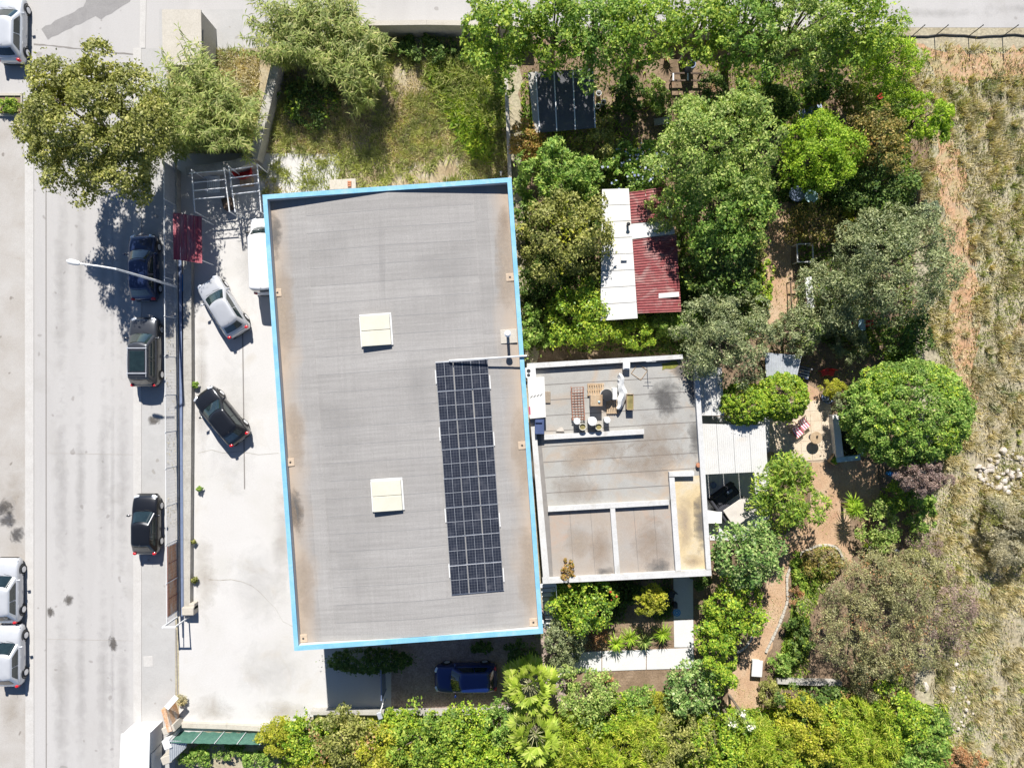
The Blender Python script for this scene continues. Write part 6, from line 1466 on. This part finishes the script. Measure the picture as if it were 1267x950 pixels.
for x, y, rx, ry, h, kd, lb_ in bam: tree('hedge_shrub', lb_, 'shrub', x, y, rx, ry, h, kd, second=('yellow', .12) if kd in ('bamboo', 'umber') else None, feather=(kd == 'bamboo'))
for k, (x, y, lb_) in enumerate(((905, 893, 'blooming white yucca nearest tall hedge tree'), (918, 882, 'blooming white yucca uppermost above lower hedge'), (927, 897, 'blooming white yucca nearest the sandy path'))):
    rosette('yucca', lb_, 'yucca', x, y, 2.6, .6, 44, 'soft', seed=40+k, flower=True, stem=1)
tree('blue_plant', 'blue green plant at foot of sandy path', 'plant', 880, 875, 16, 9, 1.6, 'agave')
# lower left weeds
for k, (x, y, rx, ry, lb_) in enumerate(((245, 935, 22, 14, 'green weeds below the grey corrugated sheet'), (285, 928, 26, 10, 'green weeds behind the green net fence'), (320, 940, 22, 12, 'green weeds between net fence and creeper shrub'))):
    tree('weed_patch', lb_, 'weeds', x, y, rx, ry, .7, 'bright', cover=.7)
for k, (x, y, r_, kd, lb_) in enumerate(((225, 865, 7, 'drygrass', 'dry weed tuft on the meter wall'), (241, 717, 4, 'umber', 'small weed tuft at the yard wall foot, by the crack'), (240, 670, 3, 'umber', 'tiny weed tuft at yard wall beside sliding gate'), (242, 476, 4, 'bright', 'small weed tuft at yard wall beside black hatchback'), (247, 605, 3.5, 'bright', 'small green weed tuft in the white yard'), (222, 340, 5, 'umber', 'weeds at street lamp foot'))):
    tree('weed_tuft', lb_, 'weed', x, y, r_, r_, .45, kd, cover=1.2)
# grasses nobody could count
STRIP = [[(1152, 170), (1178, 165), (1192, 240), (1200, 330), (1205, 440), (1188, 555), (1168, 555), (1178, 440), (1172, 330), (1162, 240)], [(1140, 62), (1330, 66), (1330, 98), (1165, 94)]]
FLD = [(1110, 60), (1330, 60), (1330, 990), (1150, 990), (1155, 860), (1160, 760), (1140, 700), (1130, 620), (1160, 570), (1170, 500), (1165, 440), (1130, 400), (1150, 330), (1125, 230), (1140, 160)]
grass('field_grass', 'dry straw coloured grass over the field', FLD, 66000, 'drygrass', (.08, .3), .055, 1, .9, holes=STRIP)
grass('field_weeds', 'green weeds through the dry field grass', FLD, 66000, 'greengrass', (.06, .22), .06, 2, .5, holes=STRIP)
grass('field_tufts', 'green grass tufts in the dry field', FLD, 40000, 'greengrass', (.10, .32), .05, 34, .5, .45, (600, .26), holes=STRIP)
grass('field_tufts', 'olive scrub tufts in the dry field', FLD, 22000, 'olive', (.12, .4), .055, 35, .6, .45, (300, .3), holes=STRIP)
grass('field_tufts', 'straw tufts in the dry field', FLD, 50000, 'drygrass', (.15, .5), .045, 36, None, .45, (520, .3), holes=STRIP)
grass('field_scrub', 'grey dead scrub over the dry field', FLD, 36000, 'greygrass', (.12, .45), .045, 3, .7, .5, (420, .35), holes=STRIP)
LOT = [(345, 75), (470, 50), (622, 48), (628, 225), (330, 242), (322, 200), (335, 140)]
grass('lot_grass', 'dry straw grass on the walled lot', LOT, 60000, 'drygrass', (.08, .28), .05, 4, .8)
grass('lot_weeds', 'green weeds on the walled lot', LOT, 18000, 'greengrass', (.12, .4), .055, 5, .7)
grass('lot_tufts', 'yellow green grass tufts on the walled lot', LOT, 20000, 'greengrass', (.15, .4), .05, 31, None, .9, (260, .28))
grass('creeper_cover', 'bright creeper spreading along boundary wall of the lot', [(540, 70), (622, 60), (627, 200), (600, 205), (575, 185), (560, 150), (530, 95)], 9000, 'citrus', (.1, .6), .12, 32, .6, 1.0)
grass('creeper_cover', 'pale creeper leaves along boundary wall of the lot', [(540, 70), (622, 60), (627, 200), (600, 215), (565, 195), (550, 150), (520, 95)], 9000, 'cane', (.1, .7), .11, 33, .8, 1.0)
grass('garden_weeds', 'sparse weeds on the garden soil', [(645, 70), (1125, 60), (1130, 470), (960, 470), (870, 450), (645, 430)], 26000, 'greengrass', (.06, .25), .05, 6, .8)
grass('garden_litter', 'dry litter and straw on the garden soil', [(645, 70), (1125, 60), (1130, 880), (900, 880), (890, 600), (960, 470), (870, 450), (645, 430)], 30000, 'drygrass', (.03, .12), .05, 7, 1.2)
grass('path_weeds', 'thin weeds on the sandy path', [(900, 880), (940, 760), (975, 670), (1040, 590), (1045, 670), (985, 690), (940, 880)], 2600, 'greengrass', (.04, .12), .04, 8, 1.2)
grass('front_bed_weeds', 'dry growth on soil in front of annex', [(690, 800), (832, 760), (832, 800), (690, 806)], 2500, 'drygrass', (.05, .2), .04, 9, 1.0)
grass('verge_weeds', 'weeds in the gap below the roadside fence', [(205, 340), (226, 340), (226, 700), (207, 700)], 1500, 'drygrass', (.05, .18), .03, 10, 1.5)
grass('kerb_weeds', 'weeds along the foot of the yard wall', [(236.5, 320), (240.5, 320), (239.5, 720), (235.5, 720)], 1100, 'greengrass', (.05, .2), .035, 11, 2.5)

# undergrowth that fills the gaps between the trees
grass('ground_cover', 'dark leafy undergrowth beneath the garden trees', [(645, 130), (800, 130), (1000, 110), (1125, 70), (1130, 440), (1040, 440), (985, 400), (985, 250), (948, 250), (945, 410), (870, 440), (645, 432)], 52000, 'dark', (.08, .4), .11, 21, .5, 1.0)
grass('ground_cover', 'fresh green undergrowth beneath the garden trees', [(645, 90), (1125, 60), (1130, 440), (1040, 440), (985, 400), (985, 250), (948, 250), (945, 410), (870, 440), (645, 432)], 36000, 'ash', (.08, .35), .10, 22, .8, 1.0)
grass('ground_cover', 'green growth between hedge shrubs at the lower edge', [(345, 890), (640, 890), (700, 880), (1170, 870), (1180, 1000), (345, 1000)], 40000, 'citrus', (.1, .5), .11, 23, None, 1.0)
grass('ground_cover', 'green growth round the front bed of annex', [(690, 722), (830, 716), (830, 765), (690, 770)], 6000, 'dark', (.05, .25), .09, 24, .8, 1.0)
grass('ground_cover', 'green growth in the beds beside the path', [(980, 690), (1040, 690), (1000, 760), (1000, 850), (955, 850), (978, 760)], 7000, 'ash', (.05, .3), .09, 25, .9, 1.0)
fill = [(650, 250, 14, 26, 3.0, 'bright', 'narrow green shrub between warehouse back corner and fine leaved tree'), (668, 345, 24, 24, 2.4, 'dark', 'dark shrub below yellowish olive tree by warehouse'),
        (735, 345, 16, 20, 2.6, 'umber', 'dull shrub squeezed between yellowish olive and white shed roof'), (680, 415, 14, 16, 1.5, 'bright', 'small shrub between citrus tree and warehouse'),
        (775, 120, 18, 26, 1.8, 'dark', 'dark shrub beside the white buckets'), (812, 118, 16, 22, 1.5, 'soft', 'grey green sapling under the trees near terracotta pots'), (880, 108, 16, 18, 1.4, 'dark', 'dark shrub beside barrel under roadside trees'),
        (958, 128, 26, 22, 2.0, 'dark', 'dark shrub between pale plank and lime pine'), (922, 118, 18, 16, 1.5, 'bright', 'green shrub under the mid green roadside tree'), (1020, 108, 26, 22, 2.6, 'dark', 'dark shrub under last fresh green roadside tree'),
        (1055, 120, 22, 20, 2.2, 'umber', 'brownish shrub under feathery yellow green tree'), (938, 230, 18, 26, 2.4, 'soft', 'pale shrub between large pale tree and upper path'), (850, 395, 24, 22, 1.8, 'bright', 'green shrub between red shed corner and annex corner olive'),
        (930, 300, 18, 30, 2.2, 'umber', 'brownish shrub between dark garden tree and path'), (1040, 240, 18, 18, 1.6, 'dark', 'dark shrub beside pale blue round table'), (1030, 400, 20, 18, 1.8, 'olive', 'silvery shrub between plank table and little blue table'),
        (1150, 260, 12, 12, .9, 'agave', 'pale grey weed bush beside olive at field edge'), (1110, 445, 22, 14, 2.2, 'citrus', 'yellow green shrub at the back of the dome tree'), (867, 712, 12, 20, 1.6, 'dark', 'dark shrub between annex front corner and terrace path'), (1045, 500, 14, 16, 2.6, 'olive', 'pale spray at the basin side of dome tree'),
        (400, 945, 30, 20, 1.8, 'yellow', 'low yellow shrub below olive green hedge shrub'), (495, 890, 26, 18, 2.0, 'citrus', 'yellow green shrub beside the gate lamp'), (550, 895, 28, 20, 2.2, 'bright', 'green shrub along the court wall'), (685, 930, 22, 30, 2.4, 'citrus', 'yellow green shrub between palms and bamboo-like shrub'),
        (800, 900, 30, 22, 2.4, 'bamboo', 'bamboo-like tuft between lower hedge shrubs'), (870, 935, 30, 22, 2.4, 'bamboo', 'bamboo-like tuft below blooming yuccas'), (975, 935, 34, 24, 2.6, 'citrus', 'yellow green bush low in hedge below sandy path'), (1080, 935, 34, 24, 2.6, 'bamboo', 'bamboo-like tuft below field side of brown tree'),
        (1030, 890, 34, 26, 2.6, 'citrus', 'yellow green bush below grey garden wall end'), (700, 815, 18, 14, 1.2, 'olive', 'dull low shrub at white terrace path end')]
for x, y, rx, ry, h, kd, lb_ in fill: tree('garden_shrub', lb_, 'shrub', x, y, rx, ry, h, kd, feather=(kd == 'bamboo'))
